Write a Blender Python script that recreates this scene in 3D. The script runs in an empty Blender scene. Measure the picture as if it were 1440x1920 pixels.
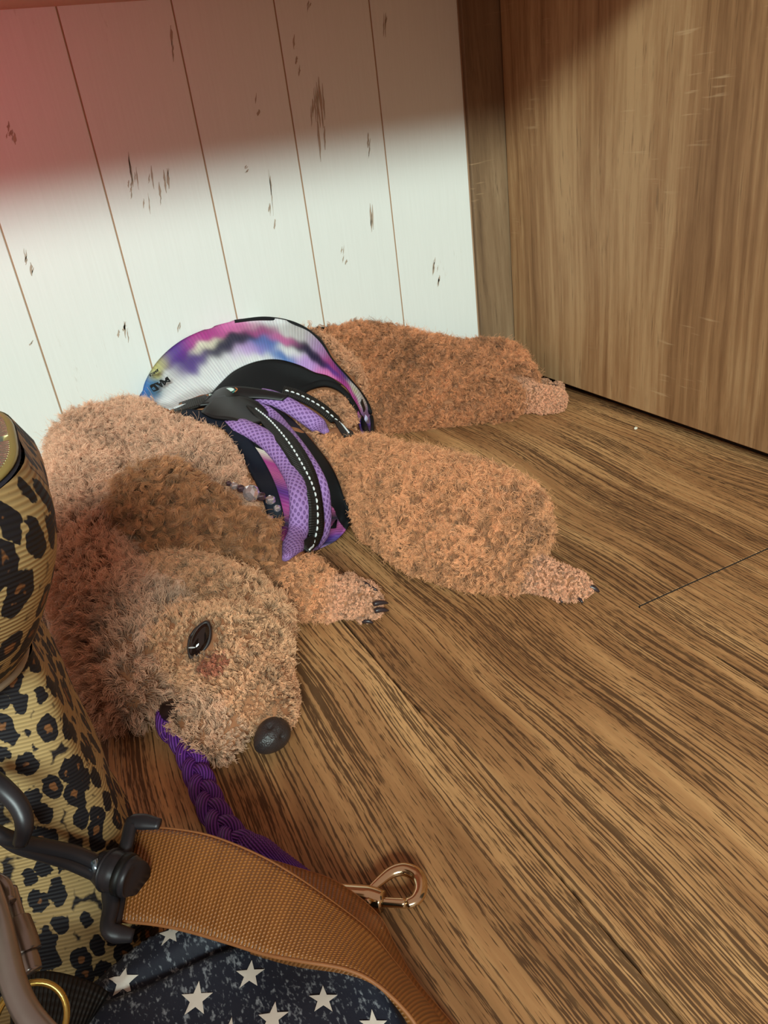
import bpy, bmesh, math, random
import numpy as np
from mathutils import Vector, Matrix
from mathutils.bvhtree import BVHTree
random.seed(7); rng = np.random.default_rng(7)
C = bpy.context.scene.collection
S = bpy.context.scene
# ------------------------------------------------------------------ camera
FPX = 1434.0; CH = 0.36
RM = np.array([[0.88587385, 0.30176697, -0.35236944],
               [-0.44806877, 0.35964717, -0.81846704],
               [-0.12025764, 0.88294429, 0.45381437]])      # rows = world axes in camera space
cd = bpy.data.cameras.new('camera'); cam = bpy.data.objects.new('camera', cd); C.objects.link(cam)
cd.sensor_fit = 'VERTICAL'; cd.sensor_height = 36.0; cd.sensor_width = 27.0
cd.lens = 36.0 * FPX / 1920.0; cd.clip_start = 0.01
cam.matrix_world = Matrix.Translation((0, 0, CH)) @ Matrix(RM.tolist()).to_4x4()
S.camera = cam
# ------------------------------------------------------------------ world, lamps, exposure
S.view_settings.view_transform = 'Standard'; S.view_settings.look = 'None'
S.view_settings.gamma = 1.0; S.view_settings.use_curve_mapping = False
S.view_settings.exposure = 0.0
w = bpy.data.worlds.new('world'); S.world = w; w.use_nodes = True
wb = w.node_tree.nodes['Background']; wb.inputs[0].default_value = (1.0, 0.69, 0.56, 1); wb.inputs[1].default_value = 0.36
def area(name, loc, target, sx, sy, power, col):
    l = bpy.data.lights.new(name, 'AREA'); l.shape = 'RECTANGLE'; l.size = sx; l.size_y = sy; l.energy = power; l.color = col
    o = bpy.data.objects.new(name, l); C.objects.link(o); o.location = loc
    o.rotation_euler = (Vector(target) - Vector(loc)).to_track_quat('-Z', 'Y').to_euler(); return o
area('window_daylight', (-1.0, -2.5, 1.86), (0.3, 0.7, 0.15), 1.7, 0.50, 160, (0.80, 1.0, 0.94))
area('pink_glow', (-0.36, 0.50, 0.40), (-0.02, 0.92, 0.42), 0.10, 0.06, 0.07, (1.0, 0.08, 0.2)).data.spread = math.radians(52)  # added lamp out of view, gives the upper left wall its reddish tint

# ------------------------------------------------------------------ helpers
def ray(px, py): return RM @ np.array([px - 720.0, 960.0 - py, -FPX])
def W(px, py, z):
    d = ray(px, py); t = (z - CH) / d[2]; return Vector((d[0]*t, d[1]*t, z))
def WX(px, py, X):
    d = ray(px, py); t = X / d[0]; return Vector((X, d[1]*t, CH + d[2]*t))
def WY(px, py, Y):
    d = ray(px, py); t = Y / d[1]; return Vector((d[0]*t, Y, CH + d[2]*t))
def proj(P):
    v = RM.T @ (np.array(P) - np.array([0, 0, CH])); return 720 + FPX*v[0]/-v[2], 960 - FPX*v[1]/-v[2]
def tag(o, label=None, cat=None, group=None, kind=None):
    if label: o['label'] = label
    if cat: o['category'] = cat
    if group: o['group'] = group
    if kind: o['kind'] = kind
    return o
def empty(name, loc=(0, 0, 0)):
    o = bpy.data.objects.new(name, None); C.objects.link(o); o.location = loc; o.empty_display_size = 0.02; return o
def link(name, me, mat, parent=None, smooth=True):
    o = bpy.data.objects.new(name, me); C.objects.link(o)
    if mat: me.materials.append(mat)
    if smooth and len(me.polygons): me.polygons.foreach_set('use_smooth', [True]*len(me.polygons))
    if parent:
        o.parent = parent; o.matrix_parent_inverse = Matrix.Translation(-parent.location)
    return o
def mesh(name, v, f):
    me = bpy.data.meshes.new(name); me.from_pydata([tuple(x) for x in v], [], f); me.update(); return me
def bm_obj(name, bm, mat, parent=None, smooth=True):
    bmesh.ops.recalc_face_normals(bm, faces=bm.faces[:])
    me = bpy.data.meshes.new(name); bm.to_mesh(me); bm.free(); return link(name, me, mat, parent, smooth)
def box_bm(bm, lo, hi, bev=0.0, seg=1):
    r = bmesh.ops.create_cube(bm, size=1.0)
    c = (Vector(lo)+Vector(hi))/2; s = Vector(hi)-Vector(lo)
    for v in r['verts']: v.co = Vector((v.co.x*s.x, v.co.y*s.y, v.co.z*s.z)) + c
    if bev:
        es = list({e for v in r['verts'] for e in v.link_edges})
        bmesh.ops.bevel(bm, geom=es, offset=bev, segments=seg, profile=0.7, affect='EDGES')
def box(name, lo, hi, mat, parent=None, bev=0.0, seg=1):
    bm = bmesh.new(); box_bm(bm, lo, hi, bev, seg); return bm_obj(name, bm, mat, parent, False)
def resample(pts, n):
    P = np.array(pts, float)
    # catmull-rom then even spacing
    Q = np.vstack([2*P[0]-P[1], P, 2*P[-1]-P[-2]]); out = []
    for i in range(len(P)-1):
        p0, p1, p2, p3 = Q[i:i+4]
        for t in np.linspace(0, 1, 12, endpoint=False):
            out.append(0.5*((2*p1)+(-p0+p2)*t+(2*p0-5*p1+4*p2-p3)*t*t+(-p0+3*p1-3*p2+p3)*t**3))
    out.append(P[-1]); out = np.array(out)
    d = np.r_[0, np.cumsum(np.linalg.norm(np.diff(out, axis=0), axis=1))]
    s = np.linspace(0, d[-1], n)
    return np.stack([np.interp(s, d, out[:, k]) for k in range(out.shape[1])], 1)
def tube_data(path, rad, nseg=8, flat=1.0, normals=None, cap=True):
    path = [Vector(p) for p in path]; n = len(path)
    if not hasattr(rad, '__len__'): rad = [rad]*n
    V = []; F = []; up = None
    for i, p in enumerate(path):
        t = (path[min(i+1, n-1)] - path[max(i-1, 0)]).normalized()
        if normals is not None: u = Vector(normals[i])
        else: u = up if up is not None else (Vector((0, 0, 1)) if abs(t.z) < .9 else Vector((1, 0, 0)))
        u = (u - t*u.dot(t)).normalized(); up = u; s = t.cross(u)
        for k in range(nseg):
            a = 2*math.pi*k/nseg
            V.append(p + s*math.cos(a)*rad[i] + u*math.sin(a)*rad[i]*flat)
    for i in range(n-1):
        for k in range(nseg):
            a = i*nseg+k; b = i*nseg+(k+1) % nseg; F.append((a, b, b+nseg, a+nseg))
    if cap: F.append(tuple(range(nseg))[::-1]); F.append(tuple((n-1)*nseg+k for k in range(nseg)))
    return V, F
def tube(name, path, rad, mat, parent=None, nseg=8, flat=1.0, normals=None, cap=True):
    V, F = tube_data(path, rad, nseg, flat, normals, cap); me = mesh(name, V, F); return link(name, me, mat, parent)
def thick(o, t, off=0.0):
    m = o.modifiers.new('t', 'SOLIDIFY'); m.thickness = t; m.offset = off; return o

# ------------------------------------------------------------------ node helper
class NT:
    def __init__(s, name):
        s.m = bpy.data.materials.new(name); s.m.use_nodes = True; s.t = s.m.node_tree; s.b = s.t.nodes['Principled BSDF']; s.out = s.t.nodes['Material Output']
    def n(s, typ, **kw):
        nd = s.t.nodes.new(typ)
        for k, v in kw.items():
            if k.startswith('i'):
                key = k[1:]; key = int(key) if key.isdigit() else key.replace('_', ' ')
                s.put(nd.inputs[key], v)
            else: setattr(nd, k, v)
        return nd
    def put(s, sock, v):
        if isinstance(v, bpy.types.NodeSocket): s.t.links.new(v, sock)
        else: sock.default_value = v
    def math(s, op, a, b=0.0, c=0.0, clamp=False):
        nd = s.t.nodes.new('ShaderNodeMath'); nd.operation = op; nd.use_clamp = clamp
        s.put(nd.inputs[0], a); s.put(nd.inputs[1], b); s.put(nd.inputs[2], c); return nd.outputs[0]
    def ramp(s, fac, stops, interp='LINEAR'):
        nd = s.t.nodes.new('ShaderNodeValToRGB'); nd.color_ramp.interpolation = interp; cr = nd.color_ramp
        while len(cr.elements) > 1: cr.elements.remove(cr.elements[-1])
        for i, (p, c) in enumerate(stops):
            e = cr.elements[0] if i == 0 else cr.elements.new(p)
            e.position = p; e.color = (c[0], c[1], c[2], 1) if hasattr(c, '__len__') else (c, c, c, 1)
        s.put(nd.inputs[0], fac); return nd.outputs[0]
    def mix(s, fac, a, b, mode='MIX'):
        nd = s.t.nodes.new('ShaderNodeMix'); nd.data_type = 'RGBA'; nd.blend_type = mode
        s.put(nd.inputs[0], fac)
        for k, v in ((6, a), (7, b)):
            s.put(nd.inputs[k], v if isinstance(v, bpy.types.NodeSocket) else (v[0], v[1], v[2], 1))
        return nd.outputs[2]
    def coord(s, kind='Object'): return s.n('ShaderNodeTexCoord').outputs[kind]
    def map(s, vec, scale=(1, 1, 1), loc=(0, 0, 0), rot=(0, 0, 0)):
        nd = s.n('ShaderNodeMapping'); s.put(nd.inputs[0], vec); s.put(nd.inputs[1], loc); s.put(nd.inputs[2], rot); s.put(nd.inputs[3], scale); return nd.outputs[0]
    def noise(s, vec, scale, detail=3, rough=.5, dist=0.0, out=0):
        nd = s.n('ShaderNodeTexNoise'); s.put(nd.inputs['Vector'], vec); s.put(nd.inputs['Scale'], scale)
        nd.inputs['Detail'].default_value = detail; nd.inputs['Roughness'].default_value = rough; nd.inputs['Distortion'].default_value = dist; return nd.outputs[out]
    def bump(s, h, strength=.3, dist=.001):
        nd = s.n('ShaderNodeBump'); s.put(nd.inputs['Height'], h); nd.inputs['Strength'].default_value = strength; nd.inputs['Distance'].default_value = dist
        s.t.links.new(nd.outputs[0], s.b.inputs['Normal'])
    def fin(s, col=None, rough=.5, metal=0.0, spec=.5):
        if col is not None: s.put(s.b.inputs['Base Color'], col if isinstance(col, bpy.types.NodeSocket) else (col[0], col[1], col[2], 1))
        s.put(s.b.inputs['Roughness'], rough); s.put(s.b.inputs['Metallic'], metal); s.put(s.b.inputs['Specular IOR Level'], spec); return s.m
def plain(name, col, rough=.5, metal=0.0, noise=0.0, spec=.5):
    t = NT(name); c = col
    if noise:
        f = t.noise(t.coord(), 180, 3); c = t.mix(f, [x*(1-noise) for x in col], [min(1, x*(1+noise)) for x in col])
    return t.fin(c, rough, metal, spec)
def sr(r, g, b):
    def l(x): x /= 255; return x/12.92 if x <= .04045 else ((x+.055)/1.055)**2.4
    return (l(r), l(g), l(b))

# wood of the laminate floor: grain along Y
def floor_mat():
    t = NT('floor_oak'); co = t.coord()
    rnd = t.n('ShaderNodeObjectInfo').outputs['Random']
    off = t.n('ShaderNodeCombineXYZ'); t.put(off.inputs[0], t.math('MULTIPLY', rnd, 7.3)); t.put(off.inputs[1], t.math('MULTIPLY', rnd, 3.1))
    add = t.n('ShaderNodeVectorMath', operation='ADD'); t.put(add.inputs[0], co); t.put(add.inputs[1], off.outputs[0]); v = add.outputs[0]
    # gentle warp of the grain
    wn = t.noise(t.map(v, (3.0, 2.2, 1)), 1.0, 2, .5, out=1)
    ws = t.n('ShaderNodeVectorMath', operation='MULTIPLY_ADD'); t.put(ws.inputs[0], wn); ws.inputs[1].default_value = (.06, .10, 0); t.put(ws.inputs[2], v); vw = ws.outputs[0]
    big = t.noise(t.map(vw, (14, 2.2, 1)), 1.0, 3, .55)
    mid = t.noise(t.map(vw, (75, 5, 1)), 1.0, 4, .6)
    fine = t.noise(t.map(vw, (800, 40, 1)), 1.0, 2, .6)
    ln = t.noise(t.map(vw, (680, 4.5, 1), (1, 6, 0)), 1.0, 1, .5); ds = t.noise(t.map(vw, (900, 75, 1)), 1.0, 2, .6)
    pore = t.math('ADD', t.math('MULTIPLY', ln, .62), t.math('MULTIPLY', ds, .38))
    pore2 = t.noise(t.map(vw, (330, 26, 1), (3, 5, 0)), 1.0, 2, .6, .3)
    dens = t.noise(t.map(vw, (22, 4, 1), (9, 2, 0)), 1.0, 2, .5)
    base = t.ramp(t.math('ADD', t.math('MULTIPLY', big, .55), t.math('MULTIPLY', mid, .45)), [(.34, sr(118, 76, 46)), (.49, sr(186, 134, 88)), (.62, sr(230, 176, 120))])
    base = t.mix(t.math('MULTIPLY', fine, .28), base, sr(120, 82, 50), 'MIX')
    th = t.math('MULTIPLY_ADD', dens, -.24, .620)
    p1 = t.math('MULTIPLY', t.math('SUBTRACT', pore, th), 16, clamp=True)
    p2 = t.math('MULTIPLY', t.math('SUBTRACT', pore2, .63), 10, clamp=True)
    p = t.math('MAXIMUM', p1, t.math('MULTIPLY', p2, .55))
    col = t.mix(t.math('MULTIPLY', p, .84), base, sr(66, 40, 22))
    # cathedral growth rings, pale, in patches
    wv = t.n('ShaderNodeTexWave', wave_type='RINGS', rings_direction='Z'); t.put(wv.inputs[0], t.map(vw, (9, 2.0, 1), (-5.1, -1.35, 0)))
    wv.inputs['Scale'].default_value = 3.5; wv.inputs['Distortion'].default_value = 1.2; wv.inputs['Detail'].default_value = 2
    rg = t.math('POWER', wv.outputs[1], 8)
    col = t.mix(t.math('MULTIPLY', rg, .22), col, sr(150, 112, 72))
    t.bump(t.math('SUBTRACT', t.math('MULTIPLY', mid, .3), p), .35, .0006)
    return t.fin(col, t.math('MULTIPLY_ADD', p, .25, .46), 0, .35)
M_floor = floor_mat()

def panel_mat(name, d1, d2, d3, axis='Y'):
    t = NT(name); v = t.coord()
    wn = t.noise(t.map(v, (4, 4, 1.6)), 1.0, 2, .5, out=1)
    ws = t.n('ShaderNodeVectorMath', operation='MULTIPLY_ADD'); t.put(ws.inputs[0], wn); ws.inputs[1].default_value = (.05, .05, .08); t.put(ws.inputs[2], v); vw = ws.outputs[0]
    big = t.noise(t.map(vw, (15, 15, 1.1)), 1.0, 3, .55)
    mid = t.noise(t.map(vw, (120, 120, 5)), 1.0, 4, .65)
    fine = t.noise(t.map(vw, (520, 520, 22)), 1.0, 2, .6)
    blotch = t.noise(t.map(vw, (38, 38, 16), (4, 2, 7)), 1.0, 4, .65)
    f = t.math('ADD', t.math('ADD', t.math('MULTIPLY', big, .5), t.math('MULTIPLY', mid, .4)), t.math('MULTIPLY', blotch, .12))
    col = t.ramp(f, [(.36, d1), (.50, d2), (.62, d3)])
    streak = t.math('MULTIPLY', t.math('SUBTRACT', fine, .56), 7, clamp=True)
    sel = t.math('MULTIPLY', t.math('SUBTRACT', blotch, .42), 5, clamp=True)
    col = t.mix(t.math('MULTIPLY', t.math('MULTIPLY', streak, sel), .55), col, [x*.5 for x in d1])
    # the big cathedral arch
    wv = t.n('ShaderNodeTexWave', wave_type='RINGS', rings_direction='X'); t.put(wv.inputs[0], t.map(vw, (1, 14, 1.6), (0, -6.2, -.35)))
    wv.inputs['Scale'].default_value = 1.7; wv.inputs['Distortion'].default_value = 1.5; wv.inputs['Detail'].default_value = 3; wv.inputs['Detail Scale'].default_value = 1.5
    rg = t.math('POWER', wv.outputs[1], 5)
    sep = t.n('ShaderNodeSeparateXYZ'); t.put(sep.inputs[0], v)
    near = t.math('MULTIPLY', t.math('SUBTRACT', .62, sep.outputs[1]), 9, clamp=True)
    col = t.mix(t.math('MULTIPLY', t.math('MULTIPLY', rg, near), .45), col, d1)
    # pale cross flecks
    fl = t.noise(t.map(v, (20, 20, 260), (1, 1, 3)), 1.0, 2, .5)
    fm = t.noise(t.map(v, (12, 12, 9), (5, 5, 5)), 1.0, 1, .5)
    fk = t.math('MULTIPLY', t.math('MULTIPLY', t.math('SUBTRACT', fl, .63), 12, clamp=True), t.math('MULTIPLY', t.math('SUBTRACT', fm, .58), 9, clamp=True))
    col = t.mix(t.math('MULTIPLY', fk, .6), col, sr(205, 170, 130))
    t.bump(mid, .15, .0005)
    return t.fin(col, .52, 0, .3)
M_panel = panel_mat('cabinet_oak', sr(124, 86, 56), sr(166, 124, 86), sr(194, 154, 112))

def wall_mat():
    t = NT('white_washed_board'); v = t.coord()
    rnd = t.n('ShaderNodeObjectInfo').outputs['Random']
    fine = t.noise(t.map(v, (420, 1, 14)), 1.0, 3, .6)
    col = t.mix(t.math('MULTIPLY', fine, .5), sr(236, 236, 232), sr(216, 214, 208))
    add = t.n('ShaderNodeVectorMath', operation='ADD'); t.put(add.inputs[0], v)
    cx = t.n('ShaderNodeCombineXYZ'); t.put(cx.inputs[2], t.math('MULTIPLY', rnd, 9)); t.put(add.inputs[1], cx.outputs[0])
    m = t.noise(t.map(add.outputs[0], (16, 1, 7)), 1.0, 1, .5)
    s = t.noise(t.map(add.outputs[0], (230, 1, 22)), 1.0, 4, .7, .4)
    chip = t.math('MULTIPLY', t.math('SUBTRACT', t.math('ADD', t.math('MULTIPLY', m, .9), t.math('MULTIPLY', s, .75)), 1.10), 14, clamp=True)
    col = t.mix(t.math('MULTIPLY', chip, .35), col, sr(170, 148, 128))
    t.bump(fine, .12, .0004)
    return t.fin(col, .55, 0, .3)
M_wall = wall_mat()
M_chip = plain('bare_board_mark', sr(176, 156, 138), .7, 0, .25)
M_groove = plain('brown_joint', sr(168, 132, 104), .8)
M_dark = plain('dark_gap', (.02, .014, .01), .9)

# ------------------------------------------------------------------ floor: planks
XW = .2035; XS = [.1645-XW*3, .1645-XW*2, .1645-XW, .1645, .1645+XW-.0034, .1645+XW*2-.0]
XS = [-.446, -.242, -.039, .1645, .3643, .5749, .790]
fl = empty('floor'); tag(fl, kind='structure', label='brown oak laminate plank floor')
box('subfloor', (-.65, -.60, -.03), (.79, 1.02, -.0095), M_dark, fl)
gap = .0007
joints = {0: [.1, .8], 1: [.55], 2: [-.25, ], 3: [1.3], 4: [.3733], 5: [-.2], -1: [.2]}
for i in range(len(XS)-1):
    ys = [-.60] + [j for j in joints.get(i, []) if -.6 < j < .95] + [.98]
    for a, b in zip(ys[:-1], ys[1:]):
        box('floor_plank', (XS[i]+gap, a+gap, -.0095), (XS[i+1]-gap, b-gap, 0), M_floor, fl, .0004)
box('joint_shadow', (XS[4]+gap, .3733-gap, -.009), (XS[5]-gap, .3733+gap, -.0003), M_dark, fl)  # dark strip laid in the cross joint in place of the gap's shade
# ------------------------------------------------------------------ back wall of white boards
YW = .925; SEAT = .494
wl = empty('wall_back'); tag(wl, kind='structure', label='white-washed board wall behind the dog')
box('wall_backing', (-.65, YW-.0030, 0), (.585, YW+.03, .80), M_groove, wl)
wx = [-.60, -.488, -.376, -.264-.0, -.096, .0163, .1270, .2395, .3498, .4632, .5795]
wx = [-.545, -.433, -.321, -.208, -.096, .0163, .1270, .2395, .3498, .4632, .5795]
for a, b in zip(wx[:-1], wx[1:]):
    box('wall_board', (a+.0008, YW-.004, .0), (b-.0008, YW+.002, .80), M_wall, wl, .0006)
# bare marks worn in the boards (where the photograph shows them)
def mark(px, py, lx, ly, n, seed):
    r = random.Random(seed); V = []; F = []
    c = WY(px, py, YW-.0043)
    for k in range(n):
        x = c.x + (r.random()-.5)*lx; z = c.z + (r.random()-.5)*ly*.8; h = ly*(.15+.35*r.random()); wd = .0004+.0010*r.random()
        b = len(V); N = 7; L = []; R = []
        for q in range(N):
            s = q/(N-1); ww = wd*math.sin(math.pi*min(max(s, .06), .94))*(.6+.8*r.random()); xx = x+(s-.5)*.003+(r.random()-.5)*.0008
            L.append((xx-ww, c.y, z+(s-.5)*h)); R.append((xx+ww, c.y, z+(s-.5)*h))
        V += L+R
        for q in range(N-1): F.append((b+q, b+N+q, b+N+q+1, b+q+1))
    return V, F
marks = [(255, 340, .006, .06, 5, 1), (300, 360, .03, .05, 8, 2), (245, 350, .004, .02, 4, 21), (52, 490, .005, .03, 5, 3), (12, 240, .006, .02, 4, 4), (30, 270, .004, .025, 2, 5),
         (462, 318, .003, .008, 4, 6), (505, 340, .004, .08, 3, 7), (512, 420, .004, .05, 3, 8), (555, 105, .004, .04, 3, 9), (590, 190, .022, .12, 9, 10),
         (325, 100, .004, .04, 3, 11), (645, 475, .006, .03, 4, 12), (700, 430, .004, .06, 3, 13), (820, 510, .012, .04, 6, 14), (225, 605, .010, .04, 5, 15),
         (335, 615, .006, .03, 3, 16), (725, 70, .005, .05, 3, 17), (580, 12, .004, .02, 3, 18), (60, 645, .005, .01, 2, 19), (680, 275, .02, .04, 4, 20), (478, 190, .004, .04, 2, 22)]
for mk in marks:
    V, F = mark(*mk); me = mesh('bare_mark', V, F); o = link('bare_mark', me, M_chip, wl, False)
# bench seat board above (underside shows at the top left)
M_seat = plain('seat_underside', sr(206, 150, 126), .6, 0, .08)
seat = empty('bench_seat', (0, .73, SEAT)); tag(seat, 'pale wooden underside of the bench seat above the dog, along the top left edge', 'bench')
for k in range(4):
    box('seat_slat', (-.65, .530+k*.0985, SEAT), (.63, .530+(k+1)*.0985-.0006, SEAT+.022), M_seat, seat, .001)
# right: oak board along the side
XP = .634
wr = empty('wall_right'); tag(wr, kind='structure', label='light oak side board along the right')
box('side_panel', (XP, .05, .0140), (XP+.02, YW-.012, .80), M_panel, wr, .0008)
box('panel_backing', (XP+.0205, -.30, 0), (XP+.06, YW+.03, .80), M_dark, wr)
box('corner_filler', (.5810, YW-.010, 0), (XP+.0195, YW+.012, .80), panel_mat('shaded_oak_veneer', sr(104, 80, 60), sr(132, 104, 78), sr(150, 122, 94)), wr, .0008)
# unseen board added left of and behind the camera to shade the bag's foot
wf = empty('light_blocker'); tag(wf, kind='structure', label='low oak board added out of view to shade the bag')
box('blocker_board', (-.66, -.17, 0), (-.12, -.15, .355), M_panel, wf, .001)
# ------------------------------------------------------------------ dog body
def ball(px, py, pr, k=1.0):
    d = ray(px, py); t = CH/(k*pr - d[2]); return np.array([d[0]*t, d[1]*t, CH+d[2]*t]), pr*t
A = sr
COL = dict(neck=A(244, 192, 158), body=A(230, 168, 126), leg=A(230, 162, 114), hind=A(214, 144, 98), paw=A(240, 176, 138), face=A(250, 194, 148), muz=A(236, 178, 134), chin=A(248, 208, 178), jaw=A(230, 182, 148))
# chains: list of (px,py,pr,k), fur length, colour key
CH_ = [
 ([(185,850,80,1.25),(188,950,85,1.2),(190,1080,88,1.15),(240,1200,90,1.1),(250,1285,68,1.05)], .017, 'neck'),
 ([(250,830,75,1.3),(330,850,88,1.3),(400,930,95,1.1),(350,1010,90,1.1)], .016, 'neck'),
 ([(190,1000,88,1.1),(330,1000,95,1.1),(430,1010,80,1.0)], .016, 'neck'),
 ([(330,790,70,1.6),(400,745,92,1.45),(470,718,105,1.35),(540,715,104,1.35),(590,735,90,1.3)], .012, 'body'),
 ([(400,830,95,1.2),(460,860,90,1.15),(530,880,85,1.1),(580,930,72,1.0)], .012, 'body'),
 ([(470,970,75,1.0),(540,960,75,1.0),(575,980,50,1.0)], .010, 'body'),
 ([(480,780,100,1.1),(580,800,80,1.1),(620,770,70,1.2)], .012, 'body'),
 ([(560,680,78,1.5),(640,680,75,1.5),(720,690,74,1.35),(800,700,66,1.3),(880,700,52,1.2)], .012, 'hind'),
 ([(620,740,70,1.1),(720,745,62,1.0),(820,745,50,1.0),(900,745,42,1.0),(940,750,36,1.0)], .012, 'hind'),
 ([(900,690,48,1.3),(940,690,45,1.2),(965,720,40,1.0)], .012, 'hind'),
 ([(965,740,32,1.0),(1005,748,25,1.0),(1038,750,23,1.0)], .0045, 'paw'),
 ([(640,860,62,1.2),(700,905,72,1.05),(760,930,86,1.0),(850,960,98,1.0),(930,985,94,1.0)], .012, 'leg'),
 ([(700,950,52,1.0),(800,1000,72,1.0),(880,1040,58,1.0),(960,1060,46,1.0)], .010, 'leg'),
 ([(990,1070,36,1.0),(1040,1088,30,1.0),(1075,1096,26,1.0)], .004, 'paw'),
 ([(520,1050,50,1.0),(570,1105,50,1.0),(610,1120,38,1.0)], .009, 'leg'),
 ([(620,1122,38,1.0),(655,1120,36,1.0),(680,1122,30,1.0)], .0045, 'paw'),
 ([(330,1120,80,1.25),(430,1140,72,1.25),(485,1170,58,1.1)], .011, 'face'),
 ([(330,1220,78,1.15),(430,1215,80,1.15),(480,1230,66,1.05)], .009, 'face'),
 ([(300,1180,85,1.15),(230,1290,66,1.0)], .015, 'chin'),
 ([(420,1260,74,1.15),(470,1300,62,1.1),(505,1330,46,1.05)], .007, 'muz'),
 ([(505,1270,46,1.0),(528,1310,32,1.0),(530,1340,26,1.0)], .0035, 'muz'),
 ([(400,1320,56,1.0),(430,1370,38,1.0)], .010, 'jaw'),
 ([(350,1340,38,1.1),(385,1375,36,1.0),(415,1395,30,1.0)], .009, 'jaw'),
]
seeds = []
bm = bmesh.new()
for ch, fl_, ck in CH_:
    B = [ball(*c) for c in ch]
    for (p0, r0), (p1, r1) in zip(B[:-1], B[1:]):
        n = max(2, int(np.linalg.norm(p1-p0)/(min(r0, r1)*.28)))
        for q in range(n+1):
            s = q/n; p = p0*(1-s)+p1*s; r = r0*(1-s)+r1*s
            seeds.append((p, r, fl_, ck))
            bmesh.ops.create_icosphere(bm, subdivisions=2, radius=r, matrix=Matrix.Translation(Vector(p)))
# toes on the paws
def toe(px, py, pr, k=1.0):
    p, r = ball(px, py, pr, k); seeds.append((p, r, .003, 'paw')); bmesh.ops.create_icosphere(bm, subdivisions=2, radius=r, matrix=Matrix.Translation(Vector(p)))
for a in [(655,1090,17,1.9),(690,1103,15,1.6),(703,1128,15,1.3),(702,1146,14,1.0),(680,1158,12,1.0),
          (1085,1090,16,1.2),(1098,1104,15,1.1),(1082,1114,14,1.0),(1052,1116,13,1.0),
          (1045,728,13,1.8),(1052,745,12,1.4),(1048,760,12,1.0),(1020,767,11,1.0),(1022,722,12,2.0)]: toe(*a)
me = bpy.data.meshes.new('tmp'); bm.to_mesh(me); bm.free()
tmp = bpy.data.objects.new('tmp', me); C.objects.link(tmp)
m = tmp.modifiers.new('r', 'REMESH'); m.mode = 'VOXEL'; m.voxel_size = .0028
m = tmp.modifiers.new('s', 'SMOOTH'); m.factor = .5; m.iterations = 8
dg = bpy.context.evaluated_depsgraph_get(); dg.update()
body_me = bpy.data.meshes.new_from_object(tmp.evaluated_get(dg)); bpy.data.objects.remove(tmp)
body_me.name = 'poodle'; body_me.materials.clear()
tb = NT('poodle_skin'); M_skin = tb.fin(tb.mix(tb.noise(tb.coord(), 60, 3), sr(150, 100, 70), sr(178, 122, 88)), .9, 0, .1)
dog = link('poodle', body_me, M_skin); 
tag(dog, 'curly apricot toy poodle lying on its side on the floor, head towards the front', 'dog')
co = np.empty(len(body_me.vertices)*3); body_me.vertices.foreach_get('co', co); co = co.reshape(-1, 3)
co[:, 2] = np.maximum(co[:, 2], .0006); co[:, 1] = np.minimum(co[:, 1], YW-.007); co[:, 0] = np.minimum(co[:, 0], XP-.003)
body_me.vertices.foreach_set('co', co.ravel()); body_me.update()
bvh = BVHTree.FromPolygons([Vector(v) for v in co], [tuple(p.vertices) for p in body_me.polygons])
O = Vector((0, 0, CH))
def hit(px, py, off=0.0):
    d = Vector(ray(px, py)).normalized(); loc, n, i, t = bvh.ray_cast(O, d)
    if loc is None:
        best = None
        for q in np.linspace(.35, 1.2, 60):
            P = O+d*q; l2, n2, i2, dd = bvh.find_nearest(P)
            if best is None or dd < best[0]: best = (dd, P, l2, n2)
        dd, P, l2, n = best
        loc = P if dd < off else l2 + (P-l2).normalized()*off
        return loc, n
    return loc + n*off, n
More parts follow.
